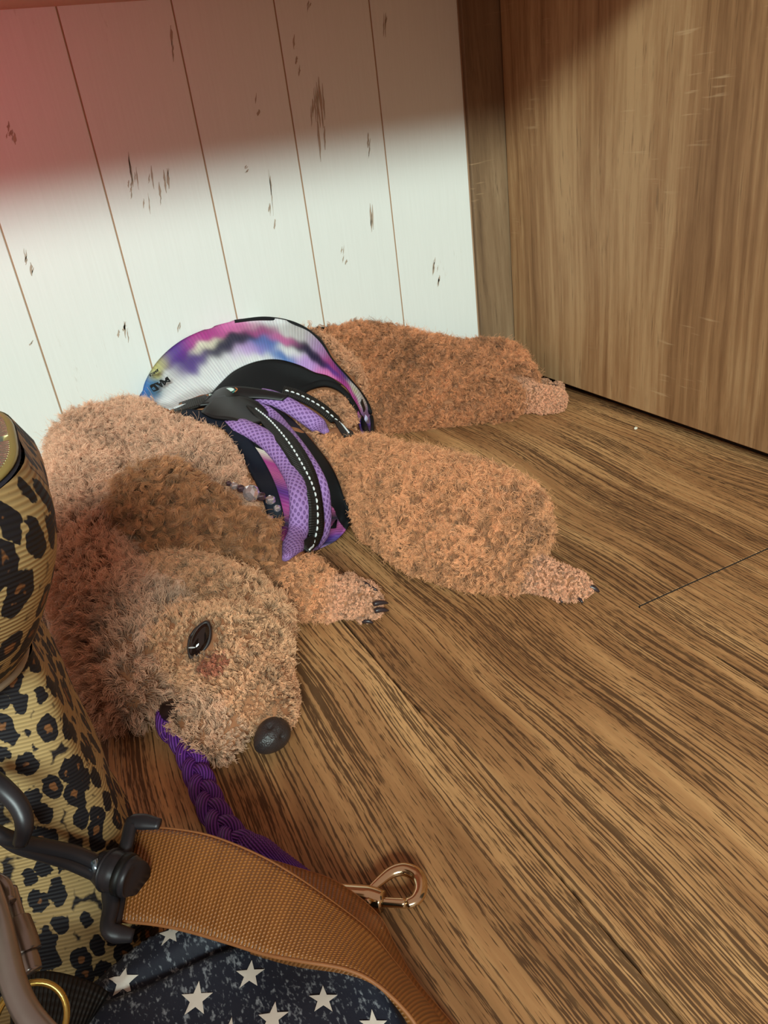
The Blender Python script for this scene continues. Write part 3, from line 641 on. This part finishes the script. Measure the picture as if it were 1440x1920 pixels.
def make_fur(name, me, par, nclump, per, lens=None, cols=None, flow=None, curl=(.0022, .0034), radius=.00016, avoid=True, npts=9, crad=.0036):
    P, N, ar = sample(me, nclump, dens if lens is None else None)
    # length and colour from the nearest masses
    if lens is None:
        Lc = np.empty(len(P)); Cc = np.empty((len(P), 3))
        for i0 in range(0, len(P), 4000):
            p = P[i0:i0+4000]; d = np.abs(np.linalg.norm(p[:, None]-SP[None], axis=2)/SR[None]-1)
            wgt = np.exp(-(d/.10)**2)+1e-12; wgt /= wgt.sum(1)[:, None]
            Lc[i0:i0+4000] = wgt@SL; Cc[i0:i0+4000] = wgt@SC
    else: Lc = np.full(len(P), lens); Cc = np.tile(np.array(cols), (len(P), 1))
    keep = np.ones(len(P), bool)
    cz = P[:, 2] < .0015; keep &= ~cz
    if avoid:
        for i in range(len(P)):
            if not keep[i]: continue
            p = Vector(P[i]); n = Vector(N[i])
            l, hn, _, dd = hb.find_nearest(p, .024)
            if l is not None:
                h1 = hb.ray_cast(p, n, .03)[0]
                if h1 is not None or dd < .007: keep[i] = False
                elif dd < .016: Lc[i] = min(Lc[i], max(.005, dd*.75))
    if par is dog and lens is None:
        de = np.linalg.norm(P-np.array(eye_c), axis=1); keep &= de > .0115; Lc = np.where(de < .035, np.minimum(Lc, .0045+.0045*(de-.0115)/.0235), Lc); face = (P[:, 1] < .52) & (P[:, 0] < .105)
        Cc = np.where((de < .017)[:, None], Cc*.5, Cc)
        dn = np.linalg.norm(P-np.array(NOSE_C), axis=1); keep &= dn > .0120; Lc = np.where(dn < .034, np.minimum(Lc, .0025+.0045*(dn-.0120)/.022), Lc)
        dm = np.linalg.norm(P-np.array(pm), axis=1); keep &= dm > .010
        # reddish tear stain below the eye
        ds = np.linalg.norm(P-np.array(stain_c), axis=1); Cc = np.where((ds < .009)[:, None], Cc*np.array([.55, .32, .32]), Cc)
    fc = face[keep] if (par is dog and lens is None) else np.zeros(keep.sum(), bool)
    P, N, Lc, Cc = P[keep], N[keep], Lc[keep], Cc[keep]; n = len(P)
    # smooth variation field for lock direction
    ph = rng.random((6, 3))*6; fr = (rng.random((6, 3))-.5)*2*np.array([60, 90, 130, 180, 240, 300])[:, None]
    fld = sum(np.stack([np.sin(P@fr[k]+ph[k, j]+j*2) for j in range(3)], 1) for k in range(6))/6
    T = rng.normal(size=(n, 3))*.35+fld*2.2+fc[:, None]*np.array([-.1, .25, .3])*1.2
    if flow is not None: T = T+np.array(flow)*1.6
    else: T = T+np.array([0, 0, -.35])
    T -= N*(T*N).sum(1)[:, None]
    D = N+T*.55; D /= np.linalg.norm(D, axis=1)[:, None]
    A1 = np.cross(D, rng.normal(size=(n, 3))*.6+fld[:, ::-1]*2); A1 /= np.linalg.norm(A1, axis=1)[:, None]; A2 = np.cross(D, A1)
    turns = rng.uniform(.45, 1.15, n)*np.where(rng.random(n) < .5, 1, -1); cr_ = rng.uniform(curl[0], curl[1], n)*np.clip(Lc/.012, .3, 1.15)*np.where(fc, .6, 1)
    LL = Lc*rng.uniform(.75, 1.2, n)
    if par is dog and lens is None:
        # tone of whole locks
        tone = 1+.22*np.clip(rng.normal(size=n), -1.6, 1.6)+.5*fld[:, 0]
    else: tone = 1+.16*rng.normal(size=n)
    Cc = np.maximum(Cc*tone[:, None], .01); Cc = Cc/np.maximum(1, Cc.max(1)/.96)[:, None]
    s = np.linspace(0, 1, npts)
    # children
    idx = np.repeat(np.arange(n), per); m_ = len(idx)
    ang = rng.random(m_)*2*math.pi; rr = np.sqrt(rng.random(m_))*crad*np.clip(Lc[idx]/.012, .45, 1.2)
    t1 = np.cross(N[idx], A1[idx]); t1 /= np.linalg.norm(t1, axis=1)[:, None]+1e-9; t2 = np.cross(N[idx], t1)
    offv = t1*(np.cos(ang)*rr)[:, None]+t2*(np.sin(ang)*rr)[:, None]
    lv = rng.uniform(.8, 1.05, m_)
    pos = np.empty((m_, npts, 3), np.float32)
    for k, sk in enumerate(s):
        a = 2*math.pi*turns*sk
        rad = cr_*min(1, sk*2.2)*(1-.25*sk)
        rise = LL*(sk-.22*sk**3)
        g = P+D*rise[:, None]+A1*((np.cos(a)-1)*rad)[:, None]+A2*(np.sin(a)*rad)[:, None]
        cl = 1-.72*sk
        gg = g[idx]; base = P[idx]
        pos[:, k] = base+(gg-base)*lv[:, None]+offv*cl
    st = rng.random(m_) < .10; jd = rng.normal(size=(m_, 3))*.0022*np.clip(Lc[idx]/.012, .3, 1.3)[:, None]+N[idx]*.0022*np.clip(Lc[idx]/.012, .3, 1.3)[:, None]
    pos += (st[:, None, None]*(s**1.5)[None, :, None]*jd[:, None, :]).astype(np.float32)
    pos[..., 2] = np.maximum(pos[..., 2], .0008); pos[..., 1] = np.minimum(pos[..., 1], YW-.0052)
    hc = bpy.data.hair_curves.new(name); hc.add_curves([npts]*m_)
    hc.attributes['position'].data.foreach_set('vector', pos.reshape(-1)) if 'position' in hc.attributes else hc.points.foreach_set('position', pos.reshape(-1))
    ra = hc.attributes.get('radius') or hc.attributes.new('radius', 'FLOAT', 'POINT')
    taper = np.tile(np.linspace(1, .45, npts), m_)*radius; ra.data.foreach_set('value', taper.astype(np.float32))
    ca = hc.attributes.new('fcol', 'FLOAT_COLOR', 'CURVE'); cc = np.ones((m_, 4), np.float32); cc[:, :3] = Cc[idx]; ca.data.foreach_set('color', cc.ravel())
    hc.materials.append(M_fur); o = bpy.data.objects.new(name, hc); C.objects.link(o); o.parent = par
    tag(o, kind='stuff'); return o
eye_c = p+En*.003; stain_c = hit(402, 1250)[0]
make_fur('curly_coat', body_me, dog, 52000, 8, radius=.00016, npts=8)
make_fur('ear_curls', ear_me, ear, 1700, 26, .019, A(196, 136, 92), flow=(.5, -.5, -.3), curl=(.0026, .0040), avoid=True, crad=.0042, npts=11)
# ------------------------------------------------------------------ leopard bag
def leopard(name, sc):
    t = NT(name); v = t.coord()
    nz = t.noise(t.map(v, (sc*1.1,)*3), 1.0, 3, .6, out=1)
    ws = t.n('ShaderNodeVectorMath', operation='MULTIPLY_ADD'); t.put(ws.inputs[0], nz); ws.inputs[1].default_value = (.55/sc,)*3; t.put(ws.inputs[2], v)
    vo = t.n('ShaderNodeTexVoronoi', distance='EUCLIDEAN'); t.put(vo.inputs['Vector'], t.map(ws.outputs[0], (sc*1.15, sc*1.15, sc*.78))); vo.inputs['Scale'].default_value = 1; vo.inputs['Randomness'].default_value = .85
    d = vo.outputs[0]; n2 = t.noise(t.map(v, (sc*2.2,)*3, (3, 1, 4)), 1.0, 2, .6)
    edge = t.math('MULTIPLY_ADD', n2, .36, .33)
    spot = t.math('MULTIPLY', t.math('SUBTRACT', edge, d), 30, clamp=True)
    inner = t.math('MULTIPLY', t.math('SUBTRACT', t.math('MULTIPLY_ADD', n2, .5, -.06), d), 22, clamp=True)
    rib = t.n('ShaderNodeSeparateXYZ'); t.put(rib.inputs[0], v)
    h = t.math('MULTIPLY_ADD', t.math('SINE', t.math('MULTIPLY', t.math('ADD', rib.outputs[2], t.math('MULTIPLY', rib.outputs[0], .35)), 2*math.pi/.0019)), .5, .5)
    tan = t.mix(t.noise(t.map(v, (30, 30, 30)), 1, 2), sr(176, 140, 90), sr(202, 172, 120))
    brown = t.mix(n2, sr(122, 76, 44), sr(150, 98, 60))
    c = t.mix(spot, tan, sr(30, 28, 34)); c = t.mix(inner, c, brown)
    gap = t.math('MULTIPLY', t.math('SUBTRACT', vo.outputs[0], .78), 12, clamp=True)
    c = t.mix(gap, c, sr(40, 34, 36)); c = t.mix(t.math('MULTIPLY', t.math('SUBTRACT', 1, h), .3), c, (.02, .015, .01))
    t.bump(h, .5, .0006); return t.fin(c, .6, 0, .35)
M_leo = leopard('leopard_canvas', 98); M_leo2 = leopard('leopard_canvas_cuff', 78)
bag = tag(empty('pet_carrier_bag', (-.12, .34, 0)), 'leopard print canvas carrier bag standing at the left edge beside the dog', 'bag')
def ring_pts(cx, cy, a, b, r, n=96):
    out = []
    for k in range(n):
        t = 2*math.pi*k/n; c, s_ = math.cos(t), math.sin(t); e = 2/r
        out.append((cx+a*math.copysign(abs(c)**e, c), cy+b*math.copysign(abs(s_)**e, s_)))
    return out
def loft(name, levels, mat, wob=.0, n=96, parent=None):
    V = []; F = []
    for li_, (z, x1, y0, y1, ex) in enumerate(levels):
        x0 = -.30; cx, cy = (x0+x1)/2, (y0+y1)/2
        for k, (x, y) in enumerate(ring_pts(cx, cy, (x1-x0)/2, (y1-y0)/2, ex, n)):
            q = wob*(math.sin(x*60+z*30)+math.sin(y*75-z*45)+.6*math.sin(z*110+x*90))
            V.append((x+q, y+q*.6, z))
    for i in range(len(levels)-1):
        for k in range(n): a = i*n+k; b = i*n+(k+1) % n; F.append((a, b, b+n, a+n))
    return link(name, mesh(name, V, F), mat, parent or bag)
def lv(keys, m):
    K = resample([list(k) for k in keys], m); return [tuple(r) for r in K]
bb = loft('bag_body', lv([(0, -.028, .272, .382, 6), (.02, -.0250, .270, .385, 6), (.05, -.0255, .278, .385, 6), (.075, -.0275, .287, .383, 6), (.12, -.0305, .290, .380, 6), (.180, -.034, .294, .378, 6)], 34), M_leo, .0012)
cuff = loft('bag_cuff', lv([(.172, -.042, .294, .377, 4.5), (.182, -.0385, .276, .380, 4.2), (.195, -.030, .256, .384, 4), (.212, -.0205, .238, .387, 4), (.230, -.0120, .226, .388, 3.8), (.247, -.0088, .217, .388, 3.6), (.261, -.0080, .214, .386, 3.4), (.269, -.0095, .216, .381, 3.4), (.273, -.0115, .220, .376, 3.4)], 26), M_leo2, .0010)
loft('bag_top_panel', lv([(.273, -.0115, .220, .376, 3.4), (.2735, -.0127, .222, .374, 3.4), (.272, -.0141, .224, .372, 3.4)], 6), plain('navy_trim', sr(30, 32, 44), .7), .0)
loft('bag_lining', lv([(.272, -.0163, .226, .370, 3.4), (.22, -.030, .300, .366, 5), (.12, -.04, .32, .36, 5)], 8), M_dark, 0)
def ring3(z, x1, y0, y1, ex, n=96):
    x0 = -.30; return [Vector((x, y, z)) for x, y in ring_pts((x0+x1)/2, (y0+y1)/2, (x1-x0)/2, (y1-y0)/2, ex, n)]
R_ = ring3(.182, -.0375, .2755, .381, 4.2); tube('cuff_piping', R_+R_[:1], .0022, plain('clear_vinyl_piping', sr(150, 130, 110), .15, 0, .1), bag, 8, cap=False)
R_ = ring3(.2742, -.0143, .2245, .3715, 3.4); tube('zipper_tape', R_+R_[:1], .0024, plain('brass_tape', sr(176, 160, 96), .4, .4), bag, 8, .5, cap=False)
V = []; F = []
Rz = np.array(ring3(.2745, -.0165, .2265, .3695, 3.4, 400)); Ls = np.r_[0, np.cumsum(np.linalg.norm(np.diff(Rz, axis=0), axis=1))]
for s in np.arange(0, Ls[-1], .0022):
    p = Vector([np.interp(s, Ls, Rz[:, k]) for k in range(3)]); q = Vector([np.interp(min(s+.001, Ls[-1]), Ls, Rz[:, k]) for k in range(3)]); t_ = (q-p).normalized() if (q-p).length > 0 else Vector((1, 0, 0)); u = Vector((0, 0, 1)); sd = t_.cross(u)
    b = len(V)
    for i_ in (-1, 1):
        for j_ in (-1, 1):
            for k_ in (-1, 1): V.append(p+t_*.0007*i_+sd*.0019*j_+u*.0011*k_)
    F += [tuple(b+x for x in f) for f in ((0,1,3,2),(4,6,7,5),(0,4,5,1),(2,3,7,6),(0,2,6,4),(1,5,7,3))]
tag(link('zipper_teeth', mesh('zipper_teeth', V, F), plain('silver_teeth', sr(214, 208, 190), .25, .9), bag, False), kind='stuff')
# ------------------------------------------------------------------ starred denim pouch
td = NT('starred_denim'); vd = td.coord()
tw = td.noise(td.map(vd, (700, 420, 300), (0, 0, 0), (0, 0, .5)), 1.0, 2, .6); blo = td.noise(td.map(vd, (300, 90, 80), (2, 1, 0), (0, 0, .3)), 1, 3, .7)
fk = td.math('MULTIPLY', td.math('SUBTRACT', td.math('MULTIPLY', td.math('ADD', tw, blo), .5), .53), 9, clamp=True)
cc_ = td.mix(td.math('MULTIPLY', fk, .8), td.mix(td.noise(td.map(vd, (30, 30, 30)), 1, 2), sr(20, 26, 44), sr(52, 52, 62)), sr(160, 164, 172)); td.bump(tw, .3, .0004); M_den = td.fin(cc_, .7, 0, .3)
U2 = Vector((.74, -.67, 0)).normalized(); V2 = Vector((-U2.y, U2.x, 0))*-1; V2 = Vector((-.67, -.74, 0)).normalized()
PC = Vector((-.0225, .1835, 0)); HL, HW = .085, .074
pouch = tag(empty('star_pouch', tuple(PC)), 'dark blue denim pouch printed with white stars under the tan strap', 'pouch')
def pz(u, v):
    e = 1-(abs(u)**4+abs(v)**4)**.25; e = max(0, e); h = .053*min(1, (e*6))**.5*(1-.35*max(0, u)**2) if e > 0 else 0
    h -= .006*math.exp(-((v+.91+.80*u)/.06)**2)*min(1, max(0, (.1-u)*5)) ; h += .0018*math.sin(u*7+v*3)+.0012*math.sin(v*9-u*4)
    return max(.002, h)
n_ = 70; V = []; F = []
def pp(u, v): return PC+U2*(u*HL)+V2*(v*HW)
for j in range(n_+1):
    for i in range(n_+1):
        a = -1+2*i/n_; b = -1+2*j/n_
        u = a*math.sqrt(1-b*b/2*.55); v = b*math.sqrt(1-a*a/2*.55); p = pp(u, v); V.append((p.x, p.y, pz(a*.999, b*.999)))
for j in range(n_):
    for i in range(n_): a = j*(n_+1)+i; F.append((a, a+1, a+n_+2, a+n_+1))
nb = len(V); brd = [i for i in range(n_+1)]+[j*(n_+1)+n_ for j in range(1, n_+1)]+[n_*(n_+1)+i for i in range(n_-1, -1, -1)]+[j*(n_+1) for j in range(n_-1, 0, -1)]
for k in brd: V.append((V[k][0], V[k][1], 0))
for k in range(len(brd)): a, b = brd[k], brd[(k+1) % len(brd)]; F.append((b, a, nb+k, nb+(k+1) % len(brd)))
pme = mesh('pouch_body', V, F); link('pouch_body', pme, M_den, pouch)
pb = BVHTree.FromPolygons([Vector(v) for v in V], F)
M_star = plain('white_star_print', sr(236, 224, 212), .6)
for (sx, sy, rr, rot) in [(231,1840,24,.1),(369,1875,26,.05),(469,1829,24,.08),(606,1876,24,.02),(512,1911,26,.1),(321,1752,22,.3),(700,1925,24,0),(140,1895,22,.4),(430,1940,24,.1)]:
    d = Vector(ray(sx, sy)).normalized(); c, n, i_, t_ = pb.ray_cast(O, d)
    if c is None: continue
    if n.z < 0: n = -n
    ex = Vector((1, 0, 0)); a0, _, _, _ = pb.ray_cast(O, Vector(ray(sx+3, sy)).normalized())
    ex = (a0-c) if a0 is not None else ex; ex = (ex-n*ex.dot(n)).normalized(); ey = n.cross(ex); R5 = rr/FPX*t_*1.0
    bs = bmesh.new(); vs = []
    cv = bs.verts.new(c+n*.0007)
    for k in range(20):
        a = math.pi/2+rot+2*math.pi*k/20; q = k % 4; ra = [1, .69, .382, .69][q]*R5
        # straight edges between tip and notch
        if q in (1, 3):
            k0 = k-1 if q == 1 else k+1; k1 = k+1 if q == 1 else k-1
            A0 = math.pi/2+rot+2*math.pi*k0/20; A1_ = math.pi/2+rot+2*math.pi*k1/20
            p = (Vector((math.cos(A0), math.sin(A0)))*R5+Vector((math.cos(A1_), math.sin(A1_)))*.40*R5)/2
        else:
            ra = R5 if q == 0 else .40*R5; p = Vector((math.cos(a), math.sin(a)))*ra
        w_ = c+ex*p.x+ey*p.y; l, nn, _, _ = pb.find_nearest(w_)
        if nn.z < 0: nn = -nn
        vs.append(bs.verts.new(l+nn*.0006))
    for k in range(20): bs.faces.new((cv, vs[k], vs[(k+1) % 20]))
    bm_obj('printed_star', bs, M_star, pouch, True)
# ------------------------------------------------------------------ tan strap
def strap_mat():
    t = NT('tan_nylon_webbing'); uv = t.n('ShaderNodeUVMap').outputs[0]; sep = t.n('ShaderNodeSeparateXYZ'); t.put(sep.inputs[0], uv)
    row = t.math('MULTIPLY_ADD', t.math('SINE', t.math('MULTIPLY', sep.outputs[0], 2*math.pi/.0018)), .5, .5)
    tw = t.math('MULTIPLY_ADD', t.math('SINE', t.math('MULTIPLY', t.math('ADD', sep.outputs[1], t.math('MULTIPLY', sep.outputs[0], .5)), 2*math.pi/.0015)), .5, .5)
    h = t.math('MULTIPLY', t.math('POWER', row, .7), t.math('MULTIPLY_ADD', tw, .5, .5)); nz = t.noise(t.map(uv, (160, 30, 1)), 1, 3)
    t.bump(h, .7, .0008)
    return t.fin(t.mix(t.math('ADD', t.math('MULTIPLY', h, .6), t.math('MULTIPLY', nz, .4), clamp=True), sr(96, 52, 20), sr(206, 132, 66)), .36, 0, .6)
M_strap = strap_mat(); M_tedge = plain('tan_selvedge', sr(160, 100, 56), .6, 0, .2)
strap = tag(empty('bag_strap', tuple(W(430, 1700, 0))), 'wide tan woven shoulder strap looping over the starred pouch', 'strap')
def sheet(name, top, bot, mat, par, nu=90, nv=12, th=.0014, sag=0):
    T = resample(top, nu); B = resample(bot, nu); V = []; F = []; uvs = []; arc = 0; last = None
    for i in range(nu):
        a = W(*T[i]); b = W(*B[i]); mid = (a+b)/2
        if last is not None: arc += (mid-last).length
        last = mid
        for j in range(nv): s = j/(nv-1); p = a.lerp(b, s)+Vector((0, 0, sag*math.sin(math.pi*s))); V.append(p); uvs.append((arc, s*.038))
    for i in range(nu-1):
        for j in range(nv-1): k = i*nv+j; F.append((k, k+1, k+nv+1, k+nv))
    me = mesh(name, V, F); uv = me.uv_layers.new(name='UVMap'); li = np.empty(len(me.loops), int); me.loops.foreach_get('vertex_index', li); uv.data.foreach_set('uv', np.array(uvs)[li].ravel())
    o = link(name, me, mat, par); thick(o, th)
    tube('selvedge', V[0::nv], .0009, M_tedge, par, 6); tube('selvedge', V[nv-1::nv], .0009, M_tedge, par, 6); return o
top = [(262,1552,.074),(330,1556,.074),(400,1570,.073),(480,1602,.070),(545,1638,.066),(620,1690,.058),(690,1745,.046),(735,1800,.034),(775,1850,.022),(815,1900,.010),(850,1950,.003)]
bot = [(228,1727,.066),(290,1733,.066),(350,1745,.066),(430,1768,.065),(500,1790,.064),(570,1803,.063),(640,1815,.060),(690,1835,.056),(735,1870,.050),(775,1915,.042),(800,1965,.036)]
sheet('strap_webbing', top, bot, M_strap, strap, sag=.002)
sheet('strap_underlayer', [(500,1612,.046),(560,1630,.042),(620,1650,.036),(670,1682,.028),(712,1722,.020),(740,1775,.013),(775,1835,.008),(825,1895,.004),(870,1950,.003)],
      [(520,1700,.052),(570,1740,.052),(620,1770,.050),(660,1795,.046),(700,1830,.040),(730,1860,.034),(765,1900,.028),(800,1935,.022),(830,1970,.018)], M_strap, strap, 60, 8)
sheet('strap_underlayer', [(470,1780,.058),(560,1800,.056),(640,1812,.054),(690,1832,.050),(735,1868,.044),(772,1912,.036),(795,1960,.030)],
      [(470,1786,.052),(560,1815,.048),(630,1832,.045),(680,1853,.040),(720,1886,.033),(748,1925,.026),(765,1965,.020)], M_strap, strap, 60, 6)
# swivel hook of the strap
M_gun = plain('black_coated_metal', sr(50, 46, 50), .38, .35, .1)
def wp(l): return [W(*p) for p in l]
def rtube(name, pts, rad, mat, par, n=24, nseg=10, flat=1.0):
    P = resample([list(W(*p)) for p in pts], n); r = rad if not hasattr(rad, '__len__') else np.interp(np.linspace(0, 1, n), np.linspace(0, 1, len(rad)), rad); return tube(name, P, list(r) if hasattr(r, '__len__') else r, mat, par, nseg, flat)
hk = tag(empty('swivel_hook', tuple(W(220, 1640, 0))), 'black metal swivel hook joining the tan strap to the leopard bag', 'hook')
rtube('strap_loop', [(222,1618,.078),(236,1585,.082),(244,1552,.084),(252,1540,.085),(300,1545,.084)], [.0036,.0034,.0036,.0040,.0026], M_gun, hk, 24, 10, .6)
rtube('strap_loop', [(205,1668,.074),(208,1700,.072),(202,1732,.070),(212,1748,.068),(250,1755,.064)], [.0036,.0038,.0034,.0040,.0026], M_gun, hk, 24, 10, .6)
rtube('loop_bar', [(248,1545,.078),(236,1640,.072),(216,1745,.066)], .0022, M_gun, hk, 16)
rtube('swivel_barrel', [(190,1626,.080),(196,1628,.080),(214,1634,.079),(232,1640,.078),(252,1646,.077),(256,1648,.077)], [.0070,.0088,.0090,.0084,.0090,.0074], M_gun, hk, 24, 20)
rtube('barrel_ring', [(228,1638,.0785),(240,1642,.078)], .0093, plain('black_gap', sr(8, 8, 10), .5), hk, 3, 20)
rtube('barrel_ring', [(206,1631,.0795),(209,1632,.0795)], .0094, M_gun, hk, 3, 20)
rtube('hook_arm', [(190,1622,.082),(140,1600,.094),(90,1588,.106),(45,1580,.116),(5,1568,.126),(-30,1550,.13)], [.0035,.0034,.0032,.0031,.0033,.0036], M_gun, hk)
rtube('hook_gate', [(182,1642,.080),(130,1620,.092),(80,1605,.104),(30,1590,.116),(0,1572,.124)], [.0028,.0026,.0025,.0023,.002], M_gun, hk)
rtube('hook_arm', [(-30,1450,.150),(5,1478,.146),(35,1510,.140),(46,1545,.134),(38,1580,.126)], [.004,.0042,.0040,.0036,.003], M_gun, hk)
rtube('pivot_pin', [(176,1612,.088),(184,1640,.083)], .0018, plain('steel_pin', sr(150, 170, 185), .2, .9), hk, 3, 10)
# grey screw-lock carabiner hanging in front of the bag
M_steel = plain('brushed_grey_steel', sr(156, 146, 140), .30, .85, .08)
cb = tag(empty('carabiner', tuple(W(30, 1800, 0))), 'grey steel screw-lock carabiner in the bottom left corner', 'carabiner')
rtube('carabiner_frame', [(-60,1600,.150),(-30,1650,.146),(-4,1720,.142),(12,1790,.138),(28,1850,.134),(55,1905,.130),(100,1955,.126),(150,1990,.122)], .0040, M_steel, cb, 40, 16)
rtube('carabiner_frame', [(-30,1640,.142),(2,1652,.140),(14,1668,.138),(18,1690,.137)], .0022, M_steel, cb, 16, 12)
rtube('gate_pin', [(18,1668,.134),(28,1705,.132),(38,1738,.130)], .0026, M_steel, cb, 12, 14)
P = resample([list(W(*p)) for p in [(32,1728,.130),(44,1760,.128),(52,1786,.126)]], 34)
tube('screw_sleeve', P, [.0042+(.00035 if k % 2 else 0) for k in range(34)], M_steel, cb, 18)
rtube('gate_pin', [(52,1786,.126),(62,1822,.123)], [.0030,.0032,.0030], M_steel, cb, 8, 14)
# black webbing tab and brass ring at the bag's foot
tb_ = tag(empty('webbing_tab', tuple(W(130, 1870, 0))), 'short black webbing tab with a brass ring at the bottom left corner', 'tab')
def quad_sheet(name, top, bot, mat, par):
    return sheet_plain(name, top, bot, mat, par)
def sheet_plain(name, top, bot, mat, par, nu=30, nv=8, th=.002):
    T = resample(top, nu); B = resample(bot, nu); V = []; F = []; uvs = []
    for i in range(nu):
        a = W(*T[i]); b = W(*B[i])
        for j in range(nv): V.append(a.lerp(b, j/(nv-1))); uvs.append((i/nu*.05, j/nv*.03))
    for i in range(nu-1):
        for j in range(nv-1): k = i*nv+j; F.append((k, k+1, k+nv+1, k+nv))
    me = mesh(name, V, F); uv = me.uv_layers.new(name='UVMap'); li = np.empty(len(me.loops), int); me.loops.foreach_get('vertex_index', li); uv.data.foreach_set('uv', np.array(uvs)[li].ravel())
    o = link(name, me, mat, par); thick(o, th); return o
sheet_plain('black_strip', [(20,1830,.085),(90,1822,.08),(160,1838,.07),(205,1860,.06)], [(20,1960,.078),(90,1960,.07),(140,1950,.062),(150,1935,.056)], M_web, tb_)
M_brass = plain('brass', sr(196, 160, 84), .25, .9)
rc = W(58, 1915, .10); rw = (Vector((0, 0, CH))-rc).normalized(); rx = Vector((1, .3, 0)); rx = (rx-rw*rx.dot(rw)).normalized(); ry = rw.cross(rx)
tube('brass_ring', [rc+rx*.0115*math.cos(a)+ry*.0115*math.sin(a) for a in np.linspace(0, 2*math.pi, 41)], .0012, M_brass, tb_, 8, cap=False)
# ------------------------------------------------------------------ purple braided leash with a bolt snap
tc = NT('purple_paracord'); uvn = tc.n('ShaderNodeUVMap').outputs[0]; sp = tc.n('ShaderNodeSeparateXYZ'); tc.put(sp.inputs[0], uvn)
hh = tc.math('MULTIPLY_ADD', tc.math('SINE', tc.math('MULTIPLY', tc.math('ADD', sp.outputs[1], tc.math('MULTIPLY', sp.outputs[0], .4)), 2*math.pi/.0017)), .5, .5); tc.bump(hh, .8, .0007)
M_cord = tc.fin(tc.mix(hh, sr(60, 18, 96), sr(140, 68, 186)), .5, 0, .45)
ls = tag(empty('braided_leash', tuple(W(420, 1530, 0))), 'purple braided cord leash with gold bolt snap, running under the tan strap', 'leash')
CL = resample([list(W(*p)) for p in [(306,1332,.020),(318,1362,.014),(345,1392,.010),(362,1430,.009),(382,1480,.009),(408,1535,.009),(440,1575,.010),(472,1598,.010)]], 220)
Lc_ = np.r_[0, np.cumsum(np.linalg.norm(np.diff(CL, axis=0), axis=1))]
for k in range(3):
    pts = []; nn = []
    for i in range(220):
        t_ = Vector(CL[min(i+1, 219)]-CL[max(i-1, 0)]).normalized(); up = Vector((0, 0, 1)); sd = t_.cross(up).normalized(); th = 2*math.pi*(Lc_[i]/.050+k/3)
        sc_ = min(1, .45+Lc_[i]/.03)
        pts.append(Vector(CL[i])+sd*.0050*sc_*math.sin(th)+up*.0026*math.sin(2*th)); nn.append(up)
    o = tube('braid_cord', pts, .0043, M_cord, ls, 12, .85, nn); 
    _hz = hz; strap_uv(o, pts, .0038, 12)
WP = resample([list(W(*p)) for p in [(455,1580,.010),(480,1592,.011),(515,1608,.010),(550,1630,.009),(580,1650,.008)]], 120)
o = tube('cord_whipping', WP, [(.0052+.0022*math.sin(math.pi*min(1, i/60))+ (-.0014*max(0, (i-60)/60)))+.00035*math.sin(i*1.25) for i in range(120)], M_cord, ls, 16); strap_uv(o, WP, .007, 16)
M_gold = plain('pale_gold_metal', sr(226, 198, 160), .16, 1.0)
rtube('snap_barrel', [(600,1672,.0075),(640,1678,.0075),(690,1684,.0075),(714,1690,.0075),(718,1691,.0075)], [.0052,.0054,.0058,.0062,.0054], M_gold, ls, 30, 20)
rtube('snap_hook', [(690,1672,.0085),(712,1652,.0085),(735,1635,.0085),(760,1630,.0085),(783,1642,.0085),(789,1665,.0085),(780,1686,.0085),(762,1695,.0085)], [.0020,.0026,.0032,.0036,.0038,.0036,.0034,.0026], M_gold, ls, 40, 14, .8)
rtube('snap_bolt', [(715,1691,.0078),(762,1694,.0082)], .0024, M_gold, ls, 8, 12)
rtube('bolt_stud', [(690,1690,.013),(690,1690,.016)], .0018, M_gold, ls, 3, 10)
# ------------------------------------------------------------------ crumb by the side board
cr = bmesh.new(); bmesh.ops.create_icosphere(cr, subdivisions=2, radius=.0022, matrix=Matrix.Translation(W(1192, 803, .0016)) @ Matrix.Diagonal((1.2, .8, .7, 1)))
for v in cr.verts: v.co += Vector((rng.normal(), rng.normal(), rng.normal()))*.00015
tag(bm_obj('crumb', cr, plain('pale_crumb', sr(225, 215, 195), .8), None, False), 'tiny pale crumb on the floor beside the oak board', 'crumb')
